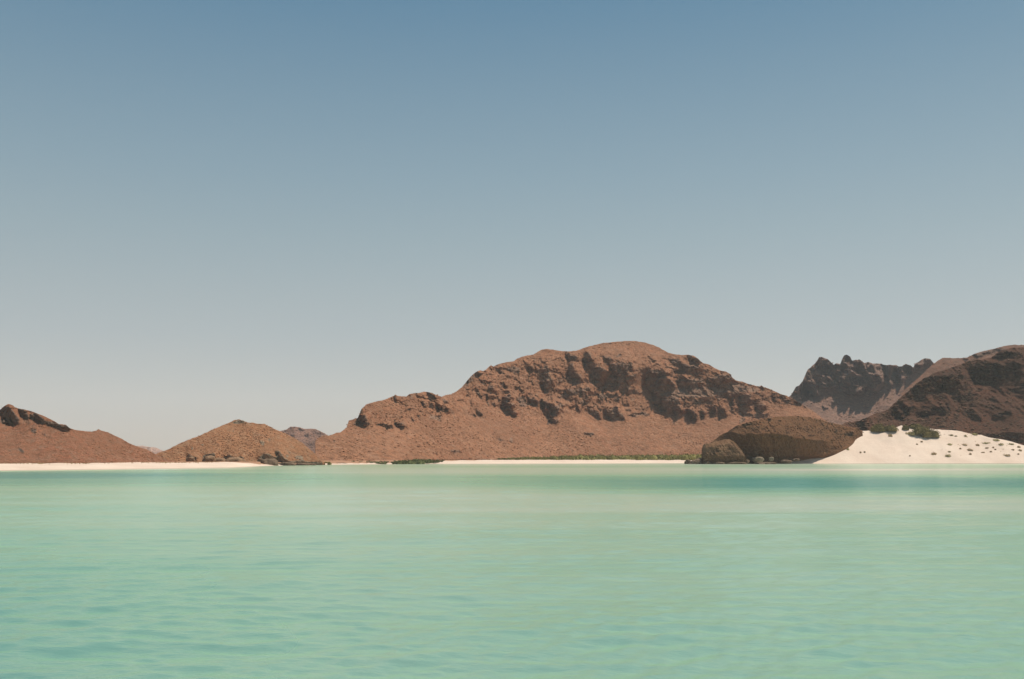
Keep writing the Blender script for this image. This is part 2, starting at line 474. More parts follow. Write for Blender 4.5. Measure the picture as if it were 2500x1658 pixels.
        s.front = (X.copy(), Y.copy(), Z.copy(), PX, PY)
        s.Yg = Y
        s.nr = nr
        # the far side slopes down behind the skyline
        K = 7
        rowsX, rowsY, rowsZ = [], [], []
        for k in range(1, K + 1):
            q = k / K
            Yk = Y[-1] + back[0] * (q ** 1.3)
            ak = a[-1]
            Zk = (Z[-1] + 3) * (1 - q ** 1.5) - 3 + q * 0
            Zk = np.minimum(Zk, CAM_H + (tt[-1] - 0.004 * k) * Yk)
            rowsX.append(ak * Yk); rowsY.append(Yk); rowsZ.append(Zk)
        # skirt below the foot
        BX = a[0] * Y[0]; BY = Y[0] * 1.0; BZ = np.minimum(Z[0] - 3.0, -3.0)
        VX = np.vstack([BX[None], X] + [r_[None] for r_ in rowsX])
        VY = np.vstack([BY[None], Y] + [r_[None] for r_ in rowsY])
        VZ = np.vstack([BZ[None], Z] + [r_[None] for r_ in rowsZ])
        Rk = np.vstack([Dm[:1], Dm, np.repeat(Dm[-1:], K, 0)])
        verts = np.stack([VX.ravel(), VY.ravel(), VZ.ravel()], 1)
        me = mesh_from(name, verts, grid_faces(VX.shape[0], VX.shape[1]), mat)
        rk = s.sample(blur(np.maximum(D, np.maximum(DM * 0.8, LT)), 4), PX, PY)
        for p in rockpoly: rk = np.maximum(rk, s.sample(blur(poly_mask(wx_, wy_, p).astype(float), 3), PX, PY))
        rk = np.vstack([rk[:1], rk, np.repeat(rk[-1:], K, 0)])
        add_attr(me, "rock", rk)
        s.obj = link(name, me)

    def sample(s, A_, px, py):
        fx = np.clip((px - s.xs[0]) / s.step, 0, len(s.xs) - 1.001)
        fy = np.clip((py - s.ys[0]) / s.step, 0, len(s.ys) - 1.001)
        i = fx.astype(int); j = fy.astype(int); u = fx - i; w = fy - j
        return (A_[j, i] * (1 - u) + A_[j, i + 1] * u) * (1 - w) + (A_[j + 1, i] * (1 - u) + A_[j + 1, i + 1] * u) * w

    def at(s, px, py):
        """point of the surface seen through frame position px, py"""
        ci = (px - s.xs[0]) / s.step
        ci = min(max(ci, 0), len(s.xs) - 1.001); i = int(ci); u = ci - i
        by = s.basey[i] * (1 - u) + s.basey[i + 1] * u; sy = s.skyy[i] * (1 - u) + s.skyy[i + 1] * u
        v = min(max((by - py) / (by - sy), 0), 0.999) * (s.nr - 1); j = int(v); w = v - j
        g = s.Yg
        Yv = (g[j, i] * (1 - u) + g[j, i + 1] * u) * (1 - w) + (g[j + 1, i] * (1 - u) + g[j + 1, i + 1] * u) * w
        a, t = ray(px, py)
        return Vector((float(a * Yv), float(Yv), float(CAM_H + t * Yv)))

    def scatter(s, name, n, rmin, rmax, mat, label, keep=None, flat=0.4, seed=0, rockless=0.7):
        rg = np.random.RandomState(seed + 11)
        X, Y, Z, PX, PY = s.front
        h = (s.basey - s.skyy)
        col = rg.choice(len(s.xs), n, p=h / h.sum())
        row = rg.rand(n) * (s.nr - 1.001)
        j = row.astype(int); w = row - j
        x = X[j, col] * (1 - w) + X[j + 1, col] * w; y = Y[j, col] * (1 - w) + Y[j + 1, col] * w; z = Z[j, col] * (1 - w) + Z[j + 1, col] * w
        # keep off walls
        sl = np.abs(Y[j + 1, col] - Y[j, col]) / np.maximum(np.abs(Z[j + 1, col] - Z[j, col]), 1e-4)
        ok = sl > rockless
        cl = fbm(x / 14, z / 6, seed + 3, 4)
        ok &= rg.rand(n) < np.clip(0.45 + 0.8 * cl, 0.10, 1)
        if keep is not None: ok &= keep(PX[j, col], PY[j, col])
        x, y, z = x[ok], y[ok], z[ok]; m = len(x)
        r = rmin + (rmax - rmin) * rg.rand(m) ** 2.2
        x = x + (rg.rand(m) - .5) * r * 2
        # each clump: a lumpy six point crown
        ang = np.arange(5) * 2 * math.pi / 5
        th = ang[None, :] + rg.rand(m, 1) * 6.28
        rr = r[:, None] * (0.7 + 0.6 * rg.rand(m, 5))
        ring = np.stack([x[:, None] + np.cos(th) * rr, y[:, None] + np.sin(th) * rr, z[:, None] + r[:, None] * (0.0 + 0.35 * rg.rand(m, 5))], 2)
        top = np.stack([x + (rg.rand(m) - .5) * r * .6, y + (rg.rand(m) - .5) * r * .6, z + r * (flat + 0.35 * rg.rand(m))], 1)[:, None]
        bot = np.stack([x, y, z - r * 0.4], 1)[:, None]
        V = np.concatenate([ring, top, bot], 1).reshape(-1, 3)
        o = np.arange(m)[:, None, None] * 7
        k = np.arange(5)
        tri = np.concatenate([np.stack([k, (k + 1) % 5, k * 0 + 5], 1), np.stack([(k + 1) % 5, k, k * 0 + 6], 1)], 0)
        Fc = (tri[None] + o).reshape(-1, 3)
        me = mesh_from(name, V, Fc, mat, smooth=False)
        ob = link(name, me)
        return tag(ob, label, "desert scrub", None, "stuff")

# ------------------------------------------------------------------ shoreline and ground
SHORE = [(-2200, 1172), (-900, 1160), (-300, 1153), (0, 1149), (200, 1147), (400, 1144.5), (560, 1142), (640, 1138), (780, 1135), (1000, 1133), (1400, 1132), (1700, 1131), (2000, 1132), (2500, 1131), (3300, 1132), (4600, 1138)]
_sx = np.array([p[0] for p in SHORE], float); _sy = np.array([p[1] for p in SHORE], float)
_sa = ray(_sx, 1132 + 0 * _sx)[0]; _sY = CAM_H / -tz(_sy)
def shoreY(a):
    return np.interp(a, _sa, _sY) + 0.8 * vnoise(a * 40, a * 0, 4)

def build_ground():
    ang = np.concatenate([np.linspace(-math.pi, -0.75, 40)[:-1], np.linspace(-0.75, 0.75, 620), np.linspace(0.75, math.pi, 40)[1:]])
    off = np.concatenate([[-2000, -300, -60, -25, -12, -6], np.linspace(-4, 40, 70), [46, 55, 70, 90, 120, 170, 260, 420, 700, 1200]])
    A_, O_ = np.meshgrid(ang, off)
    front = np.abs(A_) < 1.25
    aa = np.tan(np.clip(A_, -1.25, 1.25))
    sY = shoreY(aa)
    sr = sY * np.sqrt(1 + aa ** 2)
    sr = np.where(front, sr, 1200.0)
    Rr = sr + O_
    Rr = np.where(O_ < -3, sr * np.clip(1 + O_ / 60.0 * 0.24, 0.0, 1), Rr) if False else np.maximum(Rr, 0.2 + (np.arange(len(off)) * 0.05)[:, None])
    X = Rr * np.sin(A_); Y = Rr * np.cos(A_)
    up = np.clip(O_ / 16.0, 0, 1)
    Z = np.where(O_ < 0, np.maximum(O_ * 0.10, -2.5), 1.0 * up * (2 - up) * 0.75 + np.clip(O_ / 80, 0, 1) * 0.45)
    Z = Z + np.where(O_ > 3, 0.10 * fbm(X / 3, Y / 3, 2, 3) * np.clip((O_ - 3) / 8, 0, 1), 0)
    Z = np.where(front, Z, -2.5)
    me = mesh_from("ground", np.stack([X.ravel(), Y.ravel(), Z.ravel()], 1), grid_faces(len(off), len(ang), True), M_GROUND)
    px = 1250 + aa * F
    lim = np.interp(px.ravel(), [0, 350, 560, 640, 1000, 1240, 1700, 1720, 3000], [24, 26, 22, 4, 3, 26, 34, 80, 80]).reshape(px.shape)
    add_attr(me, "inland", np.clip((O_ - lim) / 8.0 + 0.5, 0, 1))
    o = link("ground", me)
    tag(o, "pale sandy shore and dry flat soil behind the lagoon", None, None, "structure")
build_ground()

# ------------------------------------------------------------------ water
WATER_REFL = 0.45
def build_water():
    m, nt, b = new_mat("lagoon_water")
    geo = nt.nodes.new("ShaderNodeNewGeometry"); pos = geo.outputs["Position"]
    at = N(nt, "ShaderNodeAttribute"); at.attribute_name = "depth"
    # sand shallows are pale, deeper water is turquoise
    body = ramp(nt, at.outputs["Fac"], [(0.0, (0.62, 0.55, 0.42)), (0.12, (0.43, 0.475, 0.355)), (0.35, (0.31, 0.425, 0.28)), (0.6, (0.20, 0.375, 0.228)), (1.0, (0.05, 0.235, 0.175))]).outputs[0]
    # wavelets hold back the mirror-like reflection that flat water would have at grazing angles
    out = nt.nodes["Material Output"]
    df = N(nt, "ShaderNodeBsdfDiffuse"); gl = N(nt, "ShaderNodeBsdfAnisotropic"); gl.inputs["Roughness"].default_value = 0.11
    gl.inputs["Color"].default_value = (1, 1, 1, 1)
    nt.links.new(body, df.inputs["Color"])
    fr = N(nt, "ShaderNodeFresnel"); fr.inputs["IOR"].default_value = 1.333
    fm = N(nt, "ShaderNodeMath", operation='MULTIPLY'); fm.inputs[1].default_value = WATER_REFL
    nt.links.new(fr.outputs[0], fm.inputs[0])
    ms = N(nt, "ShaderNodeMixShader"); nt.links.new(fm.outputs[0], ms.inputs[0]); nt.links.new(df.outputs[0], ms.inputs[1]); nt.links.new(gl.outputs[0], ms.inputs[2])
    nt.links.new(ms.outputs[0], out.inputs["Surface"])
    mp = N(nt, "ShaderNodeMapping"); mp.inputs["Scale"].default_value = (0.55, 1.3, 1); mp.inputs["Rotation"].default_value = (0, 0, 0.12)
    nt.links.new(pos, mp.inputs["Vector"])
    n1 = noise(nt, 3.6, 5, 0.65, mp.outputs[0])
    bp = N(nt, "ShaderNodeBump"); bp.inputs["Strength"].default_value = 0.4; bp.inputs["Distance"].default_value = 0.07
    nt.links.new(n1.outputs[0], bp.inputs["Height"]); 
    for nd in (df, gl, fr): nt.links.new(bp.outputs[0], nd.inputs["Normal"])
    nt.nodes.remove(b)
    # radial grid, fine near the boat
    rr = np.concatenate([[0.05, 2, 5, 7.5], 9.0 * np.exp(np.linspace(0, math.log(70 / 9.0), 400)), 70 * np.exp(np.linspace(0, math.log(420 / 70.0), 140))[1:], [600, 1000, 1700, 2400]])
    ang = np.concatenate([np.linspace(-math.pi, -0.62, 60)[:-1], np.linspace(-0.62, 0.62, 900), np.linspace(0.62, math.pi, 60)[1:]])
    RR, AA = np.meshgrid(rr, ang, indexing='ij')
    X = RR * np.sin(AA); Y = RR * np.cos(AA)
    Z = np.zeros(X.shape)
    dr = np.gradient(rr)[:, None]; da = np.gradient(ang)[None, :] * RR
    rg = np.random.RandomState(5)
    for k in range(46):
        lam = 0.24 * 1.082 ** k                              # 0.24 m to 8 m
        th = R(90 + 14) + rg.randn() * 0.62
        ph = rg.rand() * 6.28
        amp = 0.0050 * lam ** 0.5 * (0.6 + 0.8 * rg.rand())
        if lam > 1.3: amp *= 0.6
        kx, ky = math.cos(th) * 2 * math.pi / lam, math.sin(th) * 2 * math.pi / lam
        fade = np.clip((lam / np.maximum(dr, 0.35 * da) - 2.2) / 3.0, 0, 1)
        q = np.sin(kx * X + ky * Y + ph + 0.9 * vnoise(X / (lam * 3.2), Y / (lam * 3.2), k))
        env = 0.65 + 0.7 * vnoise(X / (lam * 5 + 2), Y / (lam * 5 + 2), k + 70)
        Z += amp * fade * (q + 0.22 * q * q) * env
    Z *= np.clip((9.0 - RR * 0) , 0, 1)
    near_shore = np.clip((shoreY(np.tan(np.clip(AA, -1.2, 1.2))) - Y - 3) / 25.0, 0.05, 1)
    Z = np.where(np.abs(AA) < 1.2, Z * near_shore, Z)
    me = mesh_from("water", np.stack([X.ravel(), Y.ravel(), Z.ravel()], 1), grid_faces(len(rr), len(ang), True), m)
    # water depth over the sand bars, as a share of the deepest
    a = np.tan(np.clip(AA, -1.2, 1.2)); px = 1250 + a * F
    sY = shoreY(a)
    d = sY - Y
    w = fbm(X / 60, Y / 25, 8, 4) * 0.10 + fbm(X / 30, Y / 5, 15, 3) * 0.05
    edge = np.clip(d / 16.0, 0, 1)
    # a band of deeper water off the beach
    def band(c, wd, p=2): return np.exp(-(np.abs(np.log(np.maximum(Y, 1) / c) / wd)) ** p)
    right = np.clip((px - 1000) / 900, 0, 1); left = np.clip((900 - px) / 800, 0, 1)
    dep = 0.26 * edge
    dep += edge * (band(98 * (1 + 0.10 * fbm(X / 45, Y * 0 + 2, 3, 3)), 0.30, 3) * (0.14 + 0.60 * right) + band(124, 0.24, 2) * (0.08 + 0.62 * left))
    dep -= band(168, 0.10) * 0.16 * right
    dep += band(225, 0.10) * 0.10
    dep -= band(55, 0.35) * 0.10 * (1 - 0.6 * left)
    nearf = np.clip((45 - Y) / 35, 0, 1)
    dep += nearf * 0.26 + 0.16 * left * edge
    dep += np.clip(-Y / 200, 0, 1) * 0.5
    dep += w * edge
    add_attr(me, "depth", np.clip(dep, 0, 1))
    o = link("water", me)
    tag(o, "calm pale turquoise lagoon water with fine ripples", None, None, "structure")
build_water()

exec_order = []
# ------------------------------------------------------------------ main mountain
MSKY = [(770,1078),(780,1068),(790,1063),(800,1064),(812,1060.7),(821,1056),(830,1056),(847,1043),(849,1035),(851.5,1026),(862,1024),(873,1020.5),(877.6,1011),(881,1003),(883,998),(895,987),(914,981.5),(932,978),(949,972),(966.5,965),(979.5,967.5),(992.5,968.5),(999,962),(1010,960),(1023,959),(1036,956),(1053,959),(1064,964),(1079,968.5),(1090,964),(1103,962),(1114,956.6),(1127,946),(1138,933),(1148.6,920),(1161.6,908),(1172.5,904),(1179,906.7),(1187.6,902),(1194,895),(1199,892),(1205,895),(1216,889),(1235,885),(1255,882),(1263,875),(1282,869),(1302,865.5),(1313,859),(1323.6,853.6),(1334.4,852),(1349.6,853.6),(1373.5,858),(1395,858),(1412.5,854.7),(1430,848),(1449,842.8),(1477.5,837),(1503.6,834),(1529.6,832.4),(1555.6,833),(1577,837),(1597,843),(1612,850),(1631.5,861),(1644.5,864.5),(1662,866.6),(1680,866),(1693,868.5),(1703.6,875),(1710,882),(1718,887.5),(1731,889.6),(1744,898),(1756.4,904),(1773,907.6),(1784,914),(1787,921),(1796.6,928.7),(1815.6,933),(1832.6,939),(1853.7,943.5),(1859,941),(1865,945.6),(1883,951),(1904,961.5),(1923.5,968),(1938,975),(1955,986),(1985,1003),(2020,1030),(2050,1060),(2080,1095)]
MBASE = [(770,1131),(900,1130),(1000,1128),(1100,1125),(1240,1119),(1500,1117),(2080,1117)]
MYB = [(770,262),(900,275),(1000,290),(1150,330),(1400,380),(1700,400),(2080,400)]
d4 = conv((1200,820), 4.612, [
 [(600,320),(640,330),(640,440),(660,480),(700,490),(690,540),(640,560),(630,610),(590,615),(560,580),(550,545),(580,500),(570,430)],
 [(820,215),(880,210),(960,230),(940,270),(880,265),(830,240)],
 [(1060,200),(1130,210),(1130,290),(1080,300),(1060,350),(1035,350),(1030,280)],
 [(880,310),(930,300),(900,370),(930,400),(990,440),(1010,490),(950,500),(900,450),(870,480),(850,510),(830,480),(860,430),(880,380)],
 [(1150,370),(1230,355),(1300,390),(1330,420),(1270,440),(1220,430),(1210,520),(1150,530),(1120,470),(1130,420)],
 [(1340,320),(1430,290),(1520,310),(1590,310),(1560,360),(1520,400),(1540,430),(1620,430),(1600,460),(1500,510),(1420,560),(1320,570),(1260,610),(1190,650),(1250,580),(1300,530),(1310,470),(1340,420),(1345,370)],
 [(1765,375),(1830,400),(1930,385),(1990,420),(1960,470),(2020,520),(2080,540),(2060,580),(1960,620),(1860,640),(1790,645),(1750,580),(1735,500),(1745,420)],
 [(1790,645),(1860,640),(1850,700),(1900,760),(1990,800),(2000,860),(1920,855),(1850,800),(1810,730)],
 [(2010,270),(2090,290),(2150,310),(2200,340),(2306,340),(2306,370),(2200,390),(2100,410),(2020,410),(2120,370),(2170,350),(2100,320),(2020,310)],
 [(2190,215),(2280,220),(2306,290),(2240,280)],
 [(780,690),(850,610),(960,600),(1060,590),(1130,580),(1060,620),(960,640),(880,660),(800,710),(770,715)],
 [(160,690),(220,640),(230,650),(190,710),(150,750),(210,770),(200,820),(100,830),(120,780)],
 [(180,850),(280,870),(290,910),(250,910),(190,890)],
 [(400,690),(470,710),(520,750),(520,800),(450,780),(400,740)],
 [(540,740),(600,740),(690,770),(680,820),(580,820),(560,780)],
 [(640,860),(700,790),(780,770),(850,780),(770,800),(750,860),(680,920),(640,910)],
 [(600,1000),(650,950),(700,935),(750,960),(690,980),(640,1010)],
 [(1080,820),(1120,830),(1200,870),(1240,950),(1200,940),(1140,890)],
 [(1280,790),(1310,850),(1400,800),(1440,860),(1500,900),(1500,950),(1450,930),(1400,900),(1360,940),(1310,940),(1270,870)],
 [(2040,820),(2100,800),(2140,860),(2090,890),(2040,870)],
 [(2230,900),(2306,860),(2306,950),(2240,950)],
 [(2090,500),(2200,480),(2306,520),(2306,600),(2180,580),(2090,540)],
 [(1370,705),(1430,710),(1420,740),(1380,725)],
 [(90,380),(130,400),(160,440),(120,430)], [(400,350),(460,350),(460,400),(410,400)], [(90,530),(140,540),(180,580),(130,590)], [(250,590),(290,550),(280,600)], [(0,740),(40,760),(40,810),(0,790)]])
m4 = conv((1200,820), 4.612, [
 [(1480,580),(1560,590),(1640,620),(1710,650),(1680,660),(1600,650),(1520,630)],
 [(1190,660),(1260,650),(1380,650),(1400,670),(1320,690),(1210,720)],
 [(960,740),(1050,740),(1060,680),(1100,670),(1080,720),(1020,770)],
 [(930,1090),(1000,1110),(980,1130)], [(1040,1080),(1170,1100),(1150,1130),(1090,1110)], [(50,1150),(110,1170),(90,1200)], [(200,1150),(240,1160),(230,1220)],
 [(1530,890),(1640,870),(1840,880),(1700,900),(1600,920)], [(150,340),(330,370),(290,440),(200,410)], [(270,700),(380,690),(400,800),(340,800)],
 [(1560,690),(1620,700),(1600,740)], [(700,480),(830,490),(780,520)], [(1240,230),(1350,250),(1330,290)], [(1380,210),(1480,220),(1440,250)], [(1930,330),(2000,330),(1990,350)], [(1900,700),(2120,700),(2100,770),(1960,770)]])
d5 = conv((1600,860), 4.73, [
 [(0,210),(80,210),(150,240),(120,290),(200,330),(220,380),(120,440),(0,450)],
 [(210,320),(350,300),(500,320),(650,300),(770,250),(870,270),(860,300),(760,350),(720,400),(690,390),(660,340),(560,330),(530,370),(490,330),(420,360),(420,420),(360,400),(300,390)],
 [(370,35),(440,45),(500,75),(520,110),(440,115),(400,90)],
 [(160,60),(260,100),(350,150),(480,170),(560,160),(500,180),(360,190),(250,220),(180,235),(330,190),(250,140),(170,120)],
 [(900,470),(930,480),(900,560),(900,640),(870,660),(880,560)], [(980,490),(1110,490),(1100,560),(1040,600),(970,640),(970,560)],
 [(20,540),(100,550),(150,600),(180,690),(80,680),(20,620)], [(200,620),(290,620),(300,700),(220,700)], [(360,660),(440,680),(480,740),(480,790),(400,785),(380,720)],
 [(520,670),(570,700),(560,770),(520,740)], [(650,600),(700,610),(700,700),(650,710)], [(740,640),(800,640),(810,690),(750,690)],
 [(1150,620),(1210,600),(1280,620),(1220,660),(1150,670)], [(1340,500),(1400,530),(1390,560),(1350,540)], [(800,480),(880,490),(850,530)]])
m5 = conv((1600,860), 4.73, [
 [(970,770),(1020,760),(1040,800),(980,820)], [(700,520),(760,520),(740,560)], [(940,710),(1320,700),(1300,740),(1000,740)], [(1480,540),(1540,560),(1520,600)], [(170,540),(270,540),(300,600),(200,600)], [(560,560),(660,560),(640,600)], [(440,550),(560,540),(540,600),(440,600)]])
d3 = conv((780,820), 4.612, [
 [(480,820),(500,880),(540,950),(580,1010),(500,1010),(430,1000),(340,1020),(400,970),(440,910)],
 [(640,990),(720,985),(760,1000),(820,1010),(830,1050),(760,1050),(720,1020),(640,1010)],
 [(850,980),(910,990),(970,1005),(900,1030),(850,1020)],
 [(1040,900),(1080,960),(1060,975),(1040,940)], [(1110,880),(1135,890),(1130,950),(1115,940)],
 [(1150,740),(1200,760),(1200,800),(1170,790)], [(1230,760),(1280,760),(1290,810),(1240,810)], [(1310,770),(1380,800),(1450,830),(1440,855),(1340,830)],
 [(830,690),(880,700),(880,730),(850,720)], [(1200,630),(1290,660),(1320,700),(1240,690)],
 [(1750,600),(1780,610),(1840,730),(1800,700)], [(1770,820),(1820,860),(1840,905),(1780,890)], [(1700,900),(1760,890),(1760,930)],
 [(1900,560),(1950,560),(1950,610),(1900,600)], [(1880,660),(1910,680),(1890,720),(1920,800),(1890,780)], [(1930,740),(1980,760),(1970,810)],
 [(2020,380),(2060,390),(2100,440),(2030,430)], [(2030,530),(2120,570),(2100,600),(2050,570)],
 [(2100,690),(2160,640),(2110,750),(2200,760),(2180,790),(2040,830)], [(2110,850),(2200,870),(2230,910),(2150,890)]])
m3 = conv((780,820), 4.612, [
 [(1650,520),(1780,400),(1840,410),(1740,490),(1660,560),(1540,660),(1600,590)], [(1370,700),(1480,740),(1400,750)], [(1010,680),(1060,660),(1050,720)],
 [(1470,1290),(1560,1280),(1620,1310),(1560,1325)], [(1690,1290),(1720,1290),(1710,1310)], [(1230,890),(1380,910),(1370,980),(1250,920)], [(130,1180),(170,1170),(160,1200)], [(1820,520),(1880,560),(1840,560)]])
MLIT = conv((1600,860), 4.73, [[(250,410),(740,400),(860,350),(1200,420),(1200,450),(850,470),(700,510),(340,520),(30,500)]])

def m_inv(GX, GY, I, G):
    # scree apron below the cliffs, steeper rock above it, rounded summit
    apron = np.interp(GX, [770, 880, 1000, 1150, 1300, 1450, 1600, 1750, 1900, 2080], [1040, 1040, 1036, 1015, 1024, 1020, 1010, 1030, 1000, 1000])
    up = np.clip((apron - GY) / 14, 0, 1)
    I = 2.3 * (1 - up) + 1.35 * up
    top = np.clip((905 - GY) / 30, 0, 1) * np.clip((GX - 1330) / 60, 0, 1)
    I = I * (1 - top) + 2.0 * top
    # bright shoulder right of the big ravine
    fan = conv((1200, 820), 4.612, [[(1640, 440), (1740, 380), (1735, 500), (1760, 620), (1800, 730), (1870, 850), (1840, 870), (1700, 760), (1480, 700), (1300, 640), (1210, 655), (1320, 580), (1500, 520)]])[0]
    fm = blur(poly_mask(GX, GY, fan).astype(float), 2)
    I = I * (1 - fm) + 1.9 * fm; G = G * (1 - fm) + 0.45 * fm
    return I, G

def m_rock(GX, GY):
    apron = np.interp(GX, [770, 880, 1000, 1150, 1300, 1450, 1600, 1750, 1900, 2080], [1040, 1040, 1036, 1000, 1008, 1015, 1008, 1030, 1000, 1000])
    up = np.clip((apron - GY) / 14, 0, 1)
    smooth = np.clip((880 - GY) / 20, 0, 1)
    smooth = np.maximum(smooth, np.exp(-((GX - 1562) / 22) ** 2 - ((GY - 945) / 45) ** 2))
    face = np.exp(-((GX - 930) / 45) ** 2)
    return up * (1 - smooth) * (1 - 0.8 * face)

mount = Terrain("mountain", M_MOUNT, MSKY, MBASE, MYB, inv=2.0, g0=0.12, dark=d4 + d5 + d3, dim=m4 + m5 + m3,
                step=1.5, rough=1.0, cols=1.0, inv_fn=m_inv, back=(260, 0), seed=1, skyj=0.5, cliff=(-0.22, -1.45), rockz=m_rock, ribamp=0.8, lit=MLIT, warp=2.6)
tag(mount.obj, "broad brown desert mountain with rounded summit and dark ravines", "mountain", None, "structure")
mount.scatter("desert_scrub", 34000, 0.10, 0.42, M_DRY, "dry brown scrub dotted over the big mountain", seed=1)

# ------------------------------------------------------------------ left hill
LSKY = [(-420,985),(-330,972),(-240,985),(-150,978),(-80,992),(-30,1003),(0,1001),(8.5,993),(16,988),(21,985.5),(31.7,989.7),(38,995.4),(55,999),(70,1002),(84.6,1006.6),(95,1011),(110,1017),(127,1025.6),(144,1035),(160.7,1037),(169,1044.6),(180,1049),(201,1052),(224,1054),(234.7,1051),(240,1047.8),(247,1051),(262,1055),(279,1062.6),(300,1073),(317,1082.7),(332,1089),(359,1097.5),(376,1107),(400,1118),(430,1127)]
LBASE = [(-420,1131),(0,1130.5),(200,1129.5),(430,1128.5)]
LYB = [(-420,180),(0,185),(200,192),(430,215)]
ld = conv((0,940), 4.73, [
 [(0,290),(60,260),(110,250),(150,300),(180,360),(215,400),(200,450),(140,460),(100,440),(60,390),(40,360),(0,340)],
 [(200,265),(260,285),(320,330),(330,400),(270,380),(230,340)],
 [(340,340),(420,340),(480,370),(510,420),(600,430),(700,455),(780,470),(820,510),(700,500),(560,465),(480,450),(430,410),(360,390)]])
lm = conv((0,940), 4.73, [[(350,510),(430,510),(430,560),(370,560)], [(480,560),(540,560),(530,600)], [(190,730),(230,730),(300,775),(250,780)], [(1060,620),(1100,620),(1090,650)], [(0,370),(60,430),(90,480),(0,430)]])
left = Terrain("hill", M_LEFT, LSKY, LBASE, LYB, inv=2.1, g0=0.1, dark=ld, dim=lm, step=2.0, rough=0.5, cols=0.5, back=(120, 0), seed=3, cliff=(-0.1, -1.2), ribamp=1.6, rockz=lambda X_, Y_: ((X_ < 175) & (Y_ < 1046)).astype(float))
tag(left.obj, "russet hill with dark crag on its crest behind the left beach", "hill", None, "structure")
left.scatter("desert_scrub", 8000, 0.05, 0.20, M_DRY, "dry scrub speckling the russet hill behind the left beach", seed=2)

# ------------------------------------------------------------------ small ochre hill
HSKY = [(350,1128),(360,1121),(367,1117),(384,1107),(413,1096),(434.6,1084.6),(462,1073),(487.4,1063.5),(519,1048.7),(540,1040),(563.5,1030.7),(572,1025.5),(582.6,1024.4),(595,1026.5),(603.7,1031.8),(616,1031.8),(629,1034.5),(646,1035.4),(656.6,1040),(675.6,1049.8),(696.7,1058),(718,1068.8),(741,1083.6),(758,1098.4),(775,1113),(786,1124),(795,1131)]
HBASE = [(350,1129.5),(400,1128.5),(500,1126.5),(520,1131),(560,1132.5),(640,1136),(795,1135)]
HYB = [(350,222),(500,224),(560,230),(640,236),(795,244)]
hd = conv((350,980), 4.73, [
 [(500,650),(520,600),(560,640),(620,640),(600,680),(510,680)], [(680,640),(760,600),(840,600),(820,640),(760,670),(680,670)],
 [(1340,650),(1380,610),(1440,600),(1510,650),(1560,640),(1510,575),(1560,575),(1610,620),(1620,660),(1700,690),(1850,680),(1850,715),(1400,740),(1290,710)],
 [(1840,700),(2060,700),(2060,725),(1840,725)], [(930,640),(980,620),(1060,650),(1160,640),(1160,700),(930,690)]])
hm = conv((350,980), 4.73, [[(1010,240),(1100,215),(1180,225),(1170,250),(1080,260)], [(1440,420),(1480,440),(1450,460)], [(1660,560),(1710,590),(1690,610)], [(1340,450),(1400,470),(1390,520),(1350,490)],
 [(850,550),(890,550),(880,580)], [(1150,600),(1230,600),(1210,620)], [(540,540),(580,520),(570,570)], [(640,500),(700,490),(690,520)], [(1000,330),(1060,330),(1040,350)], [(1640,620),(1680,620),(1670,660)]])
hl = conv((350,980), 4.73, [[(1740,640),(1830,630),(1840,660),(1760,665)]])
ochre = Terrain("hill", M_HILL, HSKY, HBASE, HYB, inv=2.0, g0=0.15, dark=hd, dim=hm, lit=hl, step=1.5, rough=0.45, cols=0.45, back=(70, 0), seed=5, cliff=(-0.2, -1.1), warp=1.0)
tag(ochre.obj, "small ochre cone hill with dark undercut rocks at the waterline", "hill", None, "structure")
ochre.scatter("desert_scrub", 6000, 0.06, 0.26, M_DRY, "dry scrub speckling the small ochre hill", seed=3)

# ------------------------------------------------------------------ distant hills in the gaps
far1 = Terrain("hill", M_FAR, [(640,1075),(660,1062),(684,1053),(690,1050.8),(701,1048.7),(706,1043),(713.6,1041),(728.4,1042.4),(741,1046.6),(758,1046.6),(770.7,1047.7),(781,1053),(792,1058),(800,1063.5),(830,1080),(870,1096)],
               [(640,1112),(870,1112)], [(640,900),(870,900)], inv=1.6, g0=0.0, step=2.0, rough=1.5, cols=2.0, back=(260, 0), seed=8,
               dim=conv((350,980), 4.73, [[(1580,345),(1650,335),(1640,360)], [(1690,370),(1720,340),(1760,380),(1740,440),(1700,400)], [(1860,400),(1900,380),(1900,420)], [(2030,400),(2080,390),(2070,430)], [(1780,300),(1850,320),(1840,350)], [(1960,320),(2030,350),(2000,360)]]))
tag(far1.obj, "distant mauve rocky hill between the ochre hill and the mountain", "hill", None, "structure")
far1.scatter("desert_scrub", 1500, 0.4, 1.0, M_DRYFAR, "scrub on the distant mauve hill", seed=4)
far2 = Terrain("hill", M_PALEFAR, [(290,1094),(332,1089),(347,1088),(363.6,1091),(380.5,1093),(397.5,1100.7),(420,1106),(440,1111)],
               [(290,1113),(440,1113)], [(290,950),(440,950)], inv=1.6, step=2.0, rough=2.0, cols=3.0, back=(300, 0), seed=9)
tag(far2.obj, "low faded hill far off in the gap left of the ochre hill", "hill", None, "structure")

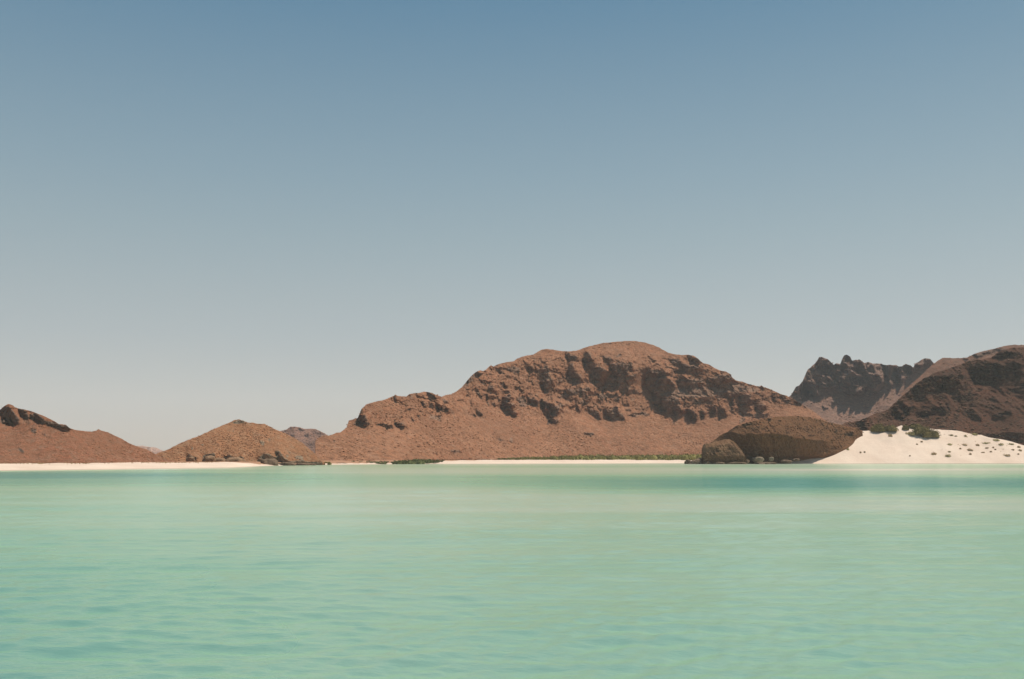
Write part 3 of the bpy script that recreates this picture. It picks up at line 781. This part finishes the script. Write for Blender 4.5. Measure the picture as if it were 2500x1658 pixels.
# ------------------------------------------------------------------ jagged ridge
JSKY = [(1890,990),(1910,975),(1925.6,968),(1934,961.5),(1942.5,944.6),(1951,941),(1959.4,932),(1968,911),(1973,901),(1987,889.6),(1995,881),(2000,873),(2006,871),(2014,874),(2020.7,876),(2027.5,882),(2036,890),(2043.6,886.6),(2051,888),(2057.4,873),(2062,868),(2066.6,866),(2071,868),(2075.8,871.7),(2080,880),(2090,879),(2098.7,877),(2104,880),(2110,886.6),(2119,884),(2137.7,887.7),(2160.7,890),(2179,891),(2202,894.6),(2211,888),(2222.7,891),(2229.6,899),(2234,889),(2248,878.5),(2255,875),(2259.4,874),(2271,877),(2277.8,884),(2290,892),(2310,905),(2340,920),(2380,950)]
jt = [(0,690),(150,660),(220,710),(310,745),(450,730),(500,680),(580,715),(640,690),(700,640),(800,640),(880,600),(1000,500),(1200,440)]
jt = [(x, y - 120) for x, y in jt]
jt = conv((2000,820), 4.356, [jt])[0]
jleft = conv((1600,860), 4.73, [[(1500,480),(1620,540),(1760,540),(1890,500)]])[0]
JD = [[(1900,960)] + [(x, y - 130) for x, y in [(1925,1040),(1970,1005)]] + [(2000,850),(2290,850)] + jt[::-1] + jleft[::-1]]
jl = conv((2000,820), 4.356, [
 [(130,440),(280,420),(320,440),(400,570),(360,560),(300,470),(160,460)], [(430,330),(520,320),(560,380),(500,420),(430,400)], [(-60,400),(50,450),(0,465),(-60,440)],
 [(600,300),(700,310),(680,345)], [(620,570),(700,550),(740,600),(640,600)], [(500,460),(600,470),(560,500)], [(200,300),(330,310),(400,290),(420,320),(250,330)], [(480,590),(560,580),(560,640),(460,640)], [(840,560),(900,540),(880,580)], [(660,450),(760,480),(740,510)], [(940,400),(970,380),(960,470)], [(1050,430),(1150,420),(1130,450)]]) + \
     conv((1600,860), 4.73, [[(1830,240),(1890,240),(1960,300),(1930,340),(1860,280)], [(1760,500),(1900,490),(1940,470),(1900,560),(1770,550)], [(1820,380),(1850,400),(1840,450)], [(1660,400),(1700,390),(1690,420)], [(1760,200),(1850,140),(1830,180)]])
jag = Terrain("rocky_ridge", M_JAG, JSKY, [(1890,1090),(2380,1090)], [(1890,620),(2380,620)], inv=2.2, g0=0.0, dark=JD, lit=jl,
              step=1.6, rough=1.9, cols=2.5, ribamp=3.4, back=(200, 0), seed=12, skyj=1.1, cliff=(0.34, -0.45), warp=3.0, rockz=lambda X_, Y_: blur(poly_mask(X_, Y_, JD[0]).astype(float), 4) * 0.9,
              dim=conv((2000,820), 4.356, [[(20,760),(60,740),(100,770),(50,790)], [(130,690),(180,700),(160,720)]]))
tag(jag.obj, "jagged dark crag ridge with toothed skyline above a mauve slope", "rocky ridge", None, "structure")
jag.scatter("desert_scrub", 9000, 0.3, 0.85, M_DRYFAR, "dry scrub on the mauve slope below the jagged crags", seed=5, rockless=1.0)

# ------------------------------------------------------------------ far brown ridge on the right
ridge = Terrain("hill", M_RIDGE, [(2200,960),(2250,915),(2275,892),(2287,882),(2300.7,874),(2321.4,874),(2344,875),(2365,871.7),(2376.5,864.8),(2395,859),(2424.7,852),(2450,845),(2477.5,841.8),(2500,842),(2560,838),(2640,850),(2760,880)],
                [(2200,1100),(2760,1100)], [(2200,430),(2760,430)], inv=1.9, g0=0.0, step=2.2, rough=1.2, cols=1.2, back=(200, 0), seed=14,
                dim=conv((2000,820), 4.356, [[(1600,225),(1700,180),(1900,135),(1960,150),(1850,180),(1700,220)], [(1500,240),(1590,240),(1560,280)]]))
tag(ridge.obj, "brown ridge rising behind the dark hill at the right edge", "hill", None, "structure")
ridge.scatter("desert_scrub", 2500, 0.25, 0.6, M_DRYRIDGE, "scrub on the brown ridge at the far right", seed=6)

# ------------------------------------------------------------------ dark right hill
DSKY = [(2040,1046),(2055,1036),(2066.6,1031),(2096.4,1027.8),(2119.4,1017.4),(2142,1008),(2167.6,1000),(2176.8,991),(2195,973.8),(2206.6,963.5),(2225,948.6),(2238.7,934.8),(2252.5,925.6),(2271,916),(2289,907),(2307.6,903.8),(2328,895.8),(2353.5,886.6),(2367,879.7),(2404,876),(2420,872.8),(2431.6,863.6),(2450,854.4),(2473,848.7),(2500,847.5),(2560,838),(2640,835),(2760,850),(2900,880)]
DBASE = [(2040,1075),(2280,1085),(2400,1100),(2500,1112),(2900,1117)]
DYB = [(2040,305),(2250,318),(2400,312),(2500,305),(2900,300)]
dd = conv((2000,820), 4.356, [
 [(1600,360),(1700,310),(1900,290),(2100,290),(2178,330),(2178,400),(2100,420),(1960,460),(1780,520),(1640,500),(1600,450)],
 [(1040,500),(1200,430),(1400,400),(1540,420),(1500,500),(1440,590),(1150,590),(1100,680),(1000,700),(1000,760),(880,900),(720,880),(840,690)],
 [(1560,810),(1620,770),(1700,860),(1730,890),(1640,880)], [(1830,850),(2050,790),(2000,850),(1840,890)], [(1840,240),(1930,160),(2080,170),(2178,230),(1900,245)],
 [(380,950),(480,860),(520,870),(470,930),(520,980),(430,970)], [(1000,870),(1100,800),(1200,760),(1400,720),(1380,790),(1200,830),(1080,870)], [(2040,560),(2178,500),(2178,600),(2100,600)]])
dl = conv((2000,820), 4.356, [[(1480,460),(1560,430),(1600,490),(1560,540),(1480,500)], [(900,700),(1000,660),(1020,700),(940,760)], [(930,880),(1060,770),(1070,800),(960,900)], [(1700,560),(1900,500),(1880,520),(1720,590)], [(1250,600),(1500,590),(1400,620),(1240,640)]])
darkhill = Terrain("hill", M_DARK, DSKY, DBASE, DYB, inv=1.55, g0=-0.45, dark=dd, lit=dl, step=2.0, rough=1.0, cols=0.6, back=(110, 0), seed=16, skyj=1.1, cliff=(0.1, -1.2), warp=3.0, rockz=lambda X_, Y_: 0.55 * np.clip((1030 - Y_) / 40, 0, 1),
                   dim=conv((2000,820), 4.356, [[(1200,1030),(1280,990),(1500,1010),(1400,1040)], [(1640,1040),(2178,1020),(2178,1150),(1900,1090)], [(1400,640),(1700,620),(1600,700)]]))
tag(darkhill.obj, "dark brown bushy hill rising behind the white dune", "hill", None, "structure")
darkhill.scatter("desert_scrub", 13000, 0.15, 0.60, M_DRYDARK, "dark bushy scrub covering the hill behind the dune", seed=7, rockless=0.2)

# ------------------------------------------------------------------ white dune
USKY = [(1840,1127),(1880,1122),(1930,1105),(2000,1078),(2060,1060),(2108,1052),(2121.7,1051.5),(2160.7,1050.5),(2183.7,1045),(2194,1041),(2199.7,1038.5),(2206,1041),(2225,1043),(2260,1046),(2293.8,1049),(2321.4,1050.7),(2340,1052),(2358,1056),(2376.5,1061),(2395,1062),(2413,1068),(2443,1072.5),(2473,1079),(2500,1087.5),(2600,1100),(2760,1108),(2900,1112)]
UBASE = [(1840,1132.5),(2000,1133),(2500,1132),(2900,1133)]
UYB = [(1840,281),(2000,279),(2500,281),(2900,280)]
dune = Terrain("sand_dune", M_SAND, USKY, UBASE, UYB, inv=2.1, g0=0.05, step=2.0, rough=0.42, cols=0.55, rocky=0.0, back=(30, 0), seed=18, skyj=0.4)
tag(dune.obj, "white sand dune sloping to the water at the right", "sand dune", None, "structure")

dune.scatter("dune_grass", 900, 0.05, 0.22, M_TUFT, "thin dry grass specks over the right half of the dune", seed=15,
             keep=lambda px, py: (px > 2270) & (py < 1118) & (fbm(px / 16, py / 6, 4, 3) > -0.1))
# ------------------------------------------------------------------ rocky headland
def to7(pts): return conv((1650,980), 4.73, [pts])[0]
KSKY = to7([(312,505),(330,492),(380,488),(430,460),(470,430),(500,400),(540,375),(600,350),(680,290),(760,265),(850,235),(950,212),(1080,192),(1250,172),(1400,170),(1550,185),(1700,220),(1850,260),(1980,290),(2100,312),(2158,345)])
KBASE = to7([(312,700),(700,705),(1100,708),(1300,690),(1500,660),(1700,645),(1850,595),(1980,535),(2045,480),(2075,425),(2158,385)])
KSKY[0] = (KSKY[0][0], KSKY[0][1] + 5)
kb_x = np.array([p[0] for p in KBASE])
kyb = []
for x, y in KBASE:
    if x < 1900: kyb.append((x, 276.0))
    else: kyb.append((x, dune.at(x, y).y - 0.6))
lip = to7([(600,370),(650,350),(800,378),(960,375),(1050,355),(1200,378),(1330,405),(1480,430),(1650,445),(1760,440),(1900,450)])
lipx = np.array([p[0] for p in lip]); lipy = np.array([p[1] for p in lip])
kd = to7([(600,370),(650,350),(800,378),(960,375),(1050,355),(1200,378),(1330,405),(1480,430),(1650,445),(1800,470),(1850,530),(1750,620),(1500,655),(1300,690),(700,690),(760,610),(700,560),(620,480)])
ks = to7([(325,550),(600,500),(700,560),(770,620),(760,690),(340,690)])
kund = to7([(330,660),(780,640),(1000,640),(1500,640),(1750,620),(1850,590),(1700,650),(1500,662),(1300,700),(330,705)])
def k_inv(GX, GY, I, G):
    ly = np.interp(GX, lipx, lipy) + 2.2 * fbm(GX / 14, GX * 0 + 1.5, 9, 4)
    wall = np.clip((GY - ly) / 2.0, 0, 1) * np.clip((GX - lipx[0]) / 6, 0, 1)
    fade = np.clip((2060 - GX) / 90, 0, 1)
    I = 1.75 * (1 - wall * fade) + (-1.3) * wall * fade
    G = 0.05 * (1 - wall) - 0.5 * wall * fade
    und = blur(poly_mask(GX, GY, kund).astype(float), 1)
    I = I * (1 - und) - 2.6 * und
    edge = np.clip((1740 - GX) / 22, 0, 1)
    G = G - 1.6 * edge
    right = np.clip((GX - 2020) / 80, 0, 1)
    G = G + 0.2 * right
    return I, G
head = Terrain("rocky_headland", M_HEAD, KSKY, KBASE, kyb, inv=1.7, g0=0.0, step=1.2, rough=0.9, cols=0.28, rocky=0.6, inv_fn=k_inv, back=(16, 0), seed=21, skyj=0.7, warp=0.8,
               dim=[to7([(740,265),(880,240),(900,265),(780,285)]), to7([(1050,200),(1100,200),(1090,225),(1055,225)]), to7([(1160,215),(1220,215),(1210,240)]), to7([(1060,270),(1100,270),(1090,290)]), to7([(1830,340),(1870,340),(1860,370)]), to7([(1940,370),(2050,350),(2040,400),(1960,400)])])
tag(head.obj, "big brown rounded headland rock with shaded undercut face, beside the dune", "headland", None, "structure")
def s_inv(GX, GY, I, G):
    top = np.interp(GX, [1716, 1730, 1777, 1792, 1822], [1092, 1089, 1082, 1086, 1120])
    w = np.clip((GY - top) / 4.0, 0, 1)
    I = 2.0 * (1 - w) + 0.42 * w
    foot = np.clip((GY - 1112) / 6.0, 0, 1)
    I = I * (1 - foot) - 0.9 * foot
    G = -0.15 - 2.2 * np.clip((1724 - GX) / 6, 0, 1) + 0.35 * np.clip((GX - 1795) / 14, 0, 1)
    return I, G
slab = Terrain("rock_slab", M_SLAB, [(1713,1098),(1715.5,1088),(1719,1084),(1730,1083),(1742,1079),(1755,1077),(1768,1072),(1780,1072),(1790,1077),(1800,1086),(1810,1099),(1818,1112),(1823,1124)],
               [(1713,1129),(1823,1129)], [(1713,267),(1823,267)], step=0.9, rough=0.95, cols=0.22, rocky=0.5, inv_fn=s_inv, back=(5, 0), seed=33, skyj=0.7, warp=0.8,
               dim=[to7([(430,560),(500,540),(490,640),(440,640)]), to7([(340,600),(380,590),(370,660),(340,660)])], rockpoly=[to7([(320,540),(600,480),(780,560),(800,700),(320,700)])])
slab.obj.parent = head.obj
slab.obj["label"] = "olive grey slab leaning at the left end of the headland"

def top_only(px, py):
    return py < np.interp(px, lipx, lipy) - 1
head.scatter("desert_scrub", 3800, 0.08, 0.36, M_DRYDARK, "brown scrub growing on top of the headland rock", seed=8, keep=top_only, rockless=0.4)

# ------------------------------------------------------------------ shrubs
def leaf_cloud(w, d, h, n, size, seed, lobes=5):
    """foliage of a low shrub: lobed dome of small leaf faces over a lumpy core"""
    rg = np.random.RandomState(seed)
    V, Fc = [], []
    cs = [(0, 0, 0.55)] + [((rg.rand() - .5) * 1.1, (rg.rand() - .5) * 0.9, 0.35 + 0.3 * rg.rand()) for _ in range(lobes)]
    # core
    nu, nv = 14, 6
    base = 0
    for cx, cy, cr in cs:
        for j in range(nv + 1):
            el = j / nv * math.pi / 2
            for i in range(nu):
                az = i / nu * 2 * math.pi
                q = cr * (0.78 + 0.25 * rg.rand())
                V.append((cx * w / 2 + math.cos(az) * math.cos(el) * q * w / 2, cy * d / 2 + math.sin(az) * math.cos(el) * q * d / 2, math.sin(el) * q * h * 1.25 - 0.15))
        for j in range(nv):
            for i in range(nu):
                a_ = base + j * nu + i; b_ = base + j * nu + (i + 1) % nu
                Fc.append((a_, b_, b_ + nu)); Fc.append((a_, b_ + nu, a_ + nu))
        base = len(V)
    for _ in range(n):
        cx, cy, cr = cs[rg.randint(len(cs))]
        az = rg.rand() * 6.283; el = math.asin(rg.rand() * 0.98)
        q = cr * (0.85 + 0.35 * rg.rand())
        c = np.array([cx * w / 2 + math.cos(az) * math.cos(el) * q * w / 2, cy * d / 2 + math.sin(az) * math.cos(el) * q * d / 2, math.sin(el) * q * h * 1.25])
        u = rg.randn(3); u /= np.linalg.norm(u); v = rg.randn(3); v -= v.dot(u) * u; v /= np.linalg.norm(v)
        s_ = size * (0.6 + 0.8 * rg.rand())
        k = len(V)
        V += [tuple(c - u * s_), tuple(c + v * s_ * 0.7), tuple(c + u * s_), ]
        Fc.append((k, k + 1, k + 2))
    return np.array(V), np.array(Fc)

def shrub(name, px, py, wpx, hpx, n, mat, label, terrain=dune, group=None, cat="shrub", seed=0, dfrac=0.8, leaf=None):
    p = terrain.at(px, py)
    w = wpx / F * p.y; h = hpx / F * p.y
    V, Fc = leaf_cloud(w, w * dfrac, h, n, leaf or max(0.06, 0.05 * w), seed)
    me = mesh_from(name, V, Fc, mat, smooth=False)
    o = link(name, me); o.location = (p.x, p.y, p.z - 0.03 * h)
    return tag(o, label, cat, group)

G1 = "green shrubs on the dune crest"
shrub("green_shrub", 2146, 1052, 52, 25, 1500, M_GREEN, "large rounded olive shrub at the left end of the dune crest", group=G1, seed=1, leaf=0.22)
shrub("green_shrub", 2177, 1051, 50, 19, 1200, M_GREEN, "spreading brownish green shrub just left of the bare sand notch in the crest", group=G1, seed=2, leaf=0.22)
shrub("green_shrub", 2211, 1048, 24, 13, 600, M_GREEN, "small olive shrub just right of the bare sand notch in the crest", group=G1, seed=3, leaf=0.2)
shrub("green_shrub", 2230, 1045, 38, 14, 900, M_GREEN, "yellowish green shrub at the back of the right clump on the crest", group=G1, seed=4, leaf=0.22)
shrub("green_shrub", 2250, 1059, 54, 25, 1500, M_GREEN, "largest dark olive shrub in the middle of the right clump on the crest", group=G1, seed=5, leaf=0.22)
shrub("green_shrub", 2272, 1066, 42, 22, 1300, M_GREEN, "brown green shrub spilling down at the right end of the crest clump", group=G1, seed=6, leaf=0.22)
shrub("green_shrub", 2226, 1061, 30, 9, 500, M_TUFTG, "low flat olive shrub at the foot of the right crest clump", group=G1, seed=7, leaf=0.2)
G2 = "small dry tufts on the white dune"
TUFTS = [  # region coordinates of the dune view
 (648,235,60,55,"T","lone round brown tuft high on the bare dune, below the crest notch"),
 (270,450,28,32,"T","left one of the pair of small tufts on the lower dune beside the headland"),
 (318,445,26,28,"T","right one of the pair of small tufts on the lower dune beside the headland"),
 (105,410,40,36,"G","olive tuft growing at the headland's lower right edge on the sand"),
 (1205,470,70,45,"T","bushy brown tuft on the lower dune where the bare sand ends"),
 (1385,492,110,45,"G","wide low olive tuft on the lower dune, right of the bushy brown one"),
 (1550,402,40,26,"T","compact dark tuft at mid dune, lower left of the long streak of grass"),
 (1590,350,80,25,"T","slanting streak of dry grass at mid dune, upper part"),
 (1665,415,75,28,"T","slanting dark tuft at mid dune, below the upper grass streak"),
 (1675,472,38,34,"T","small upright tuft under the slanting dark tuft"),
 (1765,355,55,30,"T","ragged brown tuft right of the upper grass streak"),
 (2140,485,95,36,"T","wide golden tuft on the lower dune near the right edge"),
 (1430,228,60,26,"G","small green tuft on the upper dune just right of the crest clump"),
 (1495,238,48,16,"G","flat green tuft close to the right of the small one on the upper dune"),
 (1612,238,38,28,"G","single dark green tuft on the upper dune below the crest"),
 (1720,215,100,40,"G","low green shrub at the dune's upper edge against the dark hill"),
 (2010,290,110,32,"G","olive shrub at the dune's upper edge near the right side"),
 (1885,325,120,22,"G","long flat mat of olive plants under the crest at the right"),
 (2075,345,90,28,"G","mat of olive plants right of the longest one under the crest"),
 (2190,340,90,22,"G","thin mat of plants under the crest close to the right edge"),
 (1970,385,36,18,"T","tiny tuft below the mats of plants, right half of the dune"),
 (2000,410,30,16,"T","tiny tuft just below another tiny one on the right half of the dune"),
 (2222,415,38,20,"T","tiny brown tuft on the right, above the wide golden tuft"),
 (2300,380,50,32,"T","brown upright tuft near the right edge of the photo, upper one"),
 (2290,468,32,14,"T","very small tuft near the right edge, level with the golden tuft"),
 (1835,448,48,16,"T","small flat tuft on the lower dune, left of the golden tuft"),
 (1940,440,34,20,"T","small tuft between the flat one and the golden tuft"),
 (1055,312,34,20,"T","faint small tuft on the upper dune beneath the right crest clump"),
 (993,345,26,24,"T","faint tiny tuft left of and below the one under the crest clump"),
 (1410,345,80,24,"G","faint spread of olive plants at mid dune above the wide low tuft"),
 (1410,440,50,18,"G","faint olive tuft just above the wide low tuft"),
 (900,492,22,14,"T","tiny lone tuft low on the bare sand, left of the bushy brown one"),
 (2310,420,60,22,"T","loose brown tuft near the right edge, under the upper upright one"),
 (1890,390,50,16,"T","small flat tuft between the ragged brown tuft and the plant mats"),
]
for k, (x, y, w, h, t, lab) in enumerate(TUFTS):
    X, Y = 2050 + x / 5.2556, 1020 + y / 5.2556
    shrub("dry_tuft" if t == "T" else "green_tuft", X, Y, w / 5.2556, h / 5.2556 * 0.85, 130, M_TUFT if t == "T" else M_TUFTG, lab, group=G2, cat="tuft", seed=20 + k, leaf=0.12)

# ------------------------------------------------------------------ mangroves and beach tufts
def strip(name, pts, mat, label, n, seed, leaf=0.25, kind="stuff", cat="mangroves"):
    """thicket: row of overlapping leafy crowns. pts: (px, bottom py, height px, Y)"""
    rg = np.random.RandomState(seed)
    p = np.array(pts, float)
    V, Fc = [], []
    off = 0
    L_ = p[-1, 0] - p[0, 0]
    for k in range(n):
        px = p[0, 0] + L_ * (k + rg.rand()) / n
        by, hp, Y = (np.interp(px, p[:, 0], p[:, i]) for i in (1, 2, 3))
        Yk = Y + rg.rand() * 10
        a, t = ray(px, by)
        h = hp / F * Yk * (0.6 + 0.5 * rg.rand()); w = h * (1.1 + 1.1 * rg.rand())
        v_, f_ = leaf_cloud(w, w, h, 90, leaf, seed * 100 + k, 2)
        V.append(v_ + np.array([a * Yk, Yk, CAM_H + t * Y - 0.2])); Fc.append(f_ + off); off += len(v_)
    me = mesh_from(name, np.concatenate(V), np.concatenate(Fc), mat, smooth=False)
    return tag(link(name, me), label, cat, None, kind)
strip("mangrove_thicket", [(1215,1121,4,300),(1290,1121.5,9,302),(1400,1121.5,15,306),(1500,1121.5,16,308),(1600,1121,16,308),(1690,1121,19,306),(1745,1121,20,306)], M_MANG, "long band of green mangroves behind the middle beach", 230, 31)
strip("mangrove_thicket", [(1000,1124,5,285),(1110,1123,4,290),(1225,1122,4,300)], M_DRY, "thin brownish scrub edge where the middle beach tapers off", 70, 35, leaf=0.18, cat="scrub")
strip("mangrove_thicket", [(850,1132,9,262),(885,1132,9,262),(900,1132,10,262),(947,1132,9,262)], M_MANG2, "left of the two dark green mangrove clumps on the waterline", 46, 32)
strip("mangrove_thicket", [(957,1131,7,262),(985,1131,12,262),(1025,1130,14,264),(1060,1127,7,270),(1085,1125,3,276)], M_MANG2, "right of the two dark green mangrove clumps on the waterline", 54, 33)
strip("green_shrub", [(784,1134,10,247),(804,1134,10,247)], M_MANG, "small lone green shrub on the waterline right of the ochre hill", 7, 34, kind=None, cat="shrub")

def beach_tufts():
    rg = np.random.RandomState(77)
    V, Fc = [], []; off = 0
    for k in range(420):
        px = -150 + rg.rand() * 690
        a = (px - 1250) / F
        sY = float(shoreY(np.array([a]))[0])
        o = 12 + 14 * rg.rand() ** 0.7
        Y = sY + o
        up = min(o / 16, 1)
        z = 0.75 * up * (2 - up) + o / 80 * 0.45
        w = 0.18 + 0.55 * rg.rand() ** 2
        v_, f_ = leaf_cloud(w, w, w * 0.5, 14, 0.09, k, 0)
        V.append(v_[:] + np.array([a * Y, Y, z - 0.03])); Fc.append(f_ + off); off += len(v_)
    me = mesh_from("dry_tufts", np.concatenate(V), np.concatenate(Fc), M_TUFT, smooth=False)
    tag(link("dry_beach_grass", me), "tiny dry tufts scattered along the top of the left beach", "dry grass", None, "stuff")
beach_tufts()

# ------------------------------------------------------------------ rocks
import bmesh
def boulder(px, py, Y, wpx, hpx, label, mat=M_ROCK, seed=0, group=None, d=0.8, tilt=0.0):
    bm = bmesh.new()
    bmesh.ops.create_icosphere(bm, subdivisions=4, radius=1.0)
    co = np.array([v.co[:] for v in bm.verts])
    n1 = fbm(co[:, 0] * 1.2 + co[:, 2], co[:, 1] * 1.2 - co[:, 2], seed, 4)
    n2 = ridged(co[:, 0] * 2 + seed, co[:, 2] * 2 + co[:, 1], seed + 4, 3)
    q = 1 + 0.22 * n1 + 0.07 * n2
    co = co * q[:, None]
    co[:, 2] = np.where(co[:, 2] > 0.55, 0.55 + (co[:, 2] - 0.55) * 0.5, co[:, 2])
    w = wpx / F * Y; h = hpx / F * Y
    for v, c in zip(bm.verts, co): v.co = (c[0] * w / 2, c[1] * w * d / 2, c[2] * h * 0.95)
    for f in bm.faces: f.smooth = True
    me = bpy.data.meshes.new("boulder"); bm.to_mesh(me); bm.free()
    me.materials.append(mat)
    o = link("boulder", me)
    a, t = ray(px, py)
    o.location = (float(a * Y), Y, float(CAM_H + t * Y) - 0.08 * h)
    o.rotation_euler = (0, tilt, 0)
    return tag(o, label, "boulder", group)
GB = "boulders at the foot of the headland"
boulder(1679, 1129, 268, 16, 11, "leftmost upright dark boulder off the headland's left tip", seed=1, group=GB)
boulder(1697, 1129, 268, 34, 10, "long slanting dark boulder between the leftmost one and the headland", seed=2, group=GB, tilt=-0.35)
boulder(1711, 1127, 269, 22, 15, "dark boulder leaning against the headland's left side", seed=3, group=GB)
boulder(1728, 1131, 266, 16, 6, "low boulder at the waterline under the grey slab", seed=4, group=GB)
boulder(1851, 1121, 270, 27, 9, "large pale sunlit boulder in the hollow under the overhang", mat=M_PALE, seed=5, group=GB)
boulder(1883, 1120, 270, 11, 6, "small pale boulder right of the large one under the overhang", mat=M_PALE, seed=6, group=GB)
boulder(1823, 1126, 267, 12, 6, "small brown boulder left of the large pale one", seed=7, group=GB)
boulder(1757, 1131, 265, 22, 4, "flat dark ledge rock in the shallows below the grey slab", seed=8, group=GB, d=0.5)
boulder(1800, 1131, 265, 40, 4, "long flat ledge rock at the waterline under the overhang", seed=9, group=GB, d=0.4)
boulder(1868, 1131, 265, 50, 4, "longest flat ledge rock at the waterline, below the pale boulders", seed=10, group=GB, d=0.4)
boulder(1920, 1126, 268, 26, 5, "low brown rock where the headland meets the sand", seed=11, group=GB)
boulder(1860, 1132.5, 263, 14, 2.5, "small pale stone washed by the water in front of the ledge", mat=M_PALE, seed=12, group=GB)
boulder(1945, 1122, 270, 14, 4, "small rock on the sand under the headland's right part", seed=13, group=GB)
GO = "rocks at the foot of the ochre hill"
boulder(375, 1127, 214, 17, 13, "lone dark boulder at the left foot of the ochre hill", seed=21, group=GO)
boulder(535, 1131, 224, 40, 20, "rounded brown outcrop at the end of the beach below the ochre hill", mat=M_TAN, seed=22, group=GO)
boulder(572, 1132, 225, 50, 23, "broad domed outcrop right of the first one below the ochre hill", mat=M_TAN, seed=23, group=GO)
boulder(603, 1134, 226, 40, 12, "low outcrop between the domed rock and the dark arch rock", mat=M_TAN, seed=24, group=GO)
boulder(614, 1137, 226, 10, 6, "small rock standing in the shallows at the ochre hill's point", seed=25, group=GO)
boulder(655, 1134, 228, 44, 22, "big dark rock under the hollow of the ochre hill", seed=26, group=GO)
boulder(465, 1123, 222, 22, 11, "brown rock on the lower left slope of the ochre hill", mat=M_TAN, seed=27, group=GO)
boulder(510, 1121, 222, 30, 12, "brown rock right above the end of the beach", mat=M_TAN, seed=28, group=GO)
boulder(700, 1134, 232, 40, 8, "long low dark rock on the waterline right of the ochre hill's hollow", seed=29, group=GO)
boulder(745, 1134, 236, 46, 5, "flat dark rock shelf on the waterline near the lone green shrub", seed=30, group=GO)
boulder(827, 1133, 256, 46, 5, "flat dark rock shelf on the waterline left of the mangrove clumps", seed=31, group=GO)

# ------------------------------------------------------------------ air
def haze():
    m = bpy.data.materials.new("air"); m.use_nodes = True
    nt = m.node_tree; nt.nodes.clear()
    out = nt.nodes.new("ShaderNodeOutputMaterial")
    pv = nt.nodes.new("ShaderNodeVolumePrincipled")
    pv.inputs["Color"].default_value = (0.95, 0.97, 1.0, 1)
    pv.inputs["Density"].default_value = 0.00013
    pv.inputs["Anisotropy"].default_value = 0.2
    nt.links.new(pv.outputs[0], out.inputs["Volume"])
    x0, x1, y0, y1, z0, z1 = -2600, 2600, -2600, 2600, -4.6, 150
    z0 = -6.0
    v = [(x, y, z) for z in (z0, z1) for y in (y0, y1) for x in (x0, x1)]
    f = [(0, 2, 3, 1), (4, 5, 7, 6), (0, 1, 5, 4), (2, 6, 7, 3), (0, 4, 6, 2), (1, 3, 7, 5)]
    me = bpy.data.meshes.new("haze"); me.from_pydata(v, [], f); me.materials.append(m)
    o = link("haze", me)
    tag(o, "thin pale summer haze filling the air over the bay", "haze", None, "stuff")
haze()
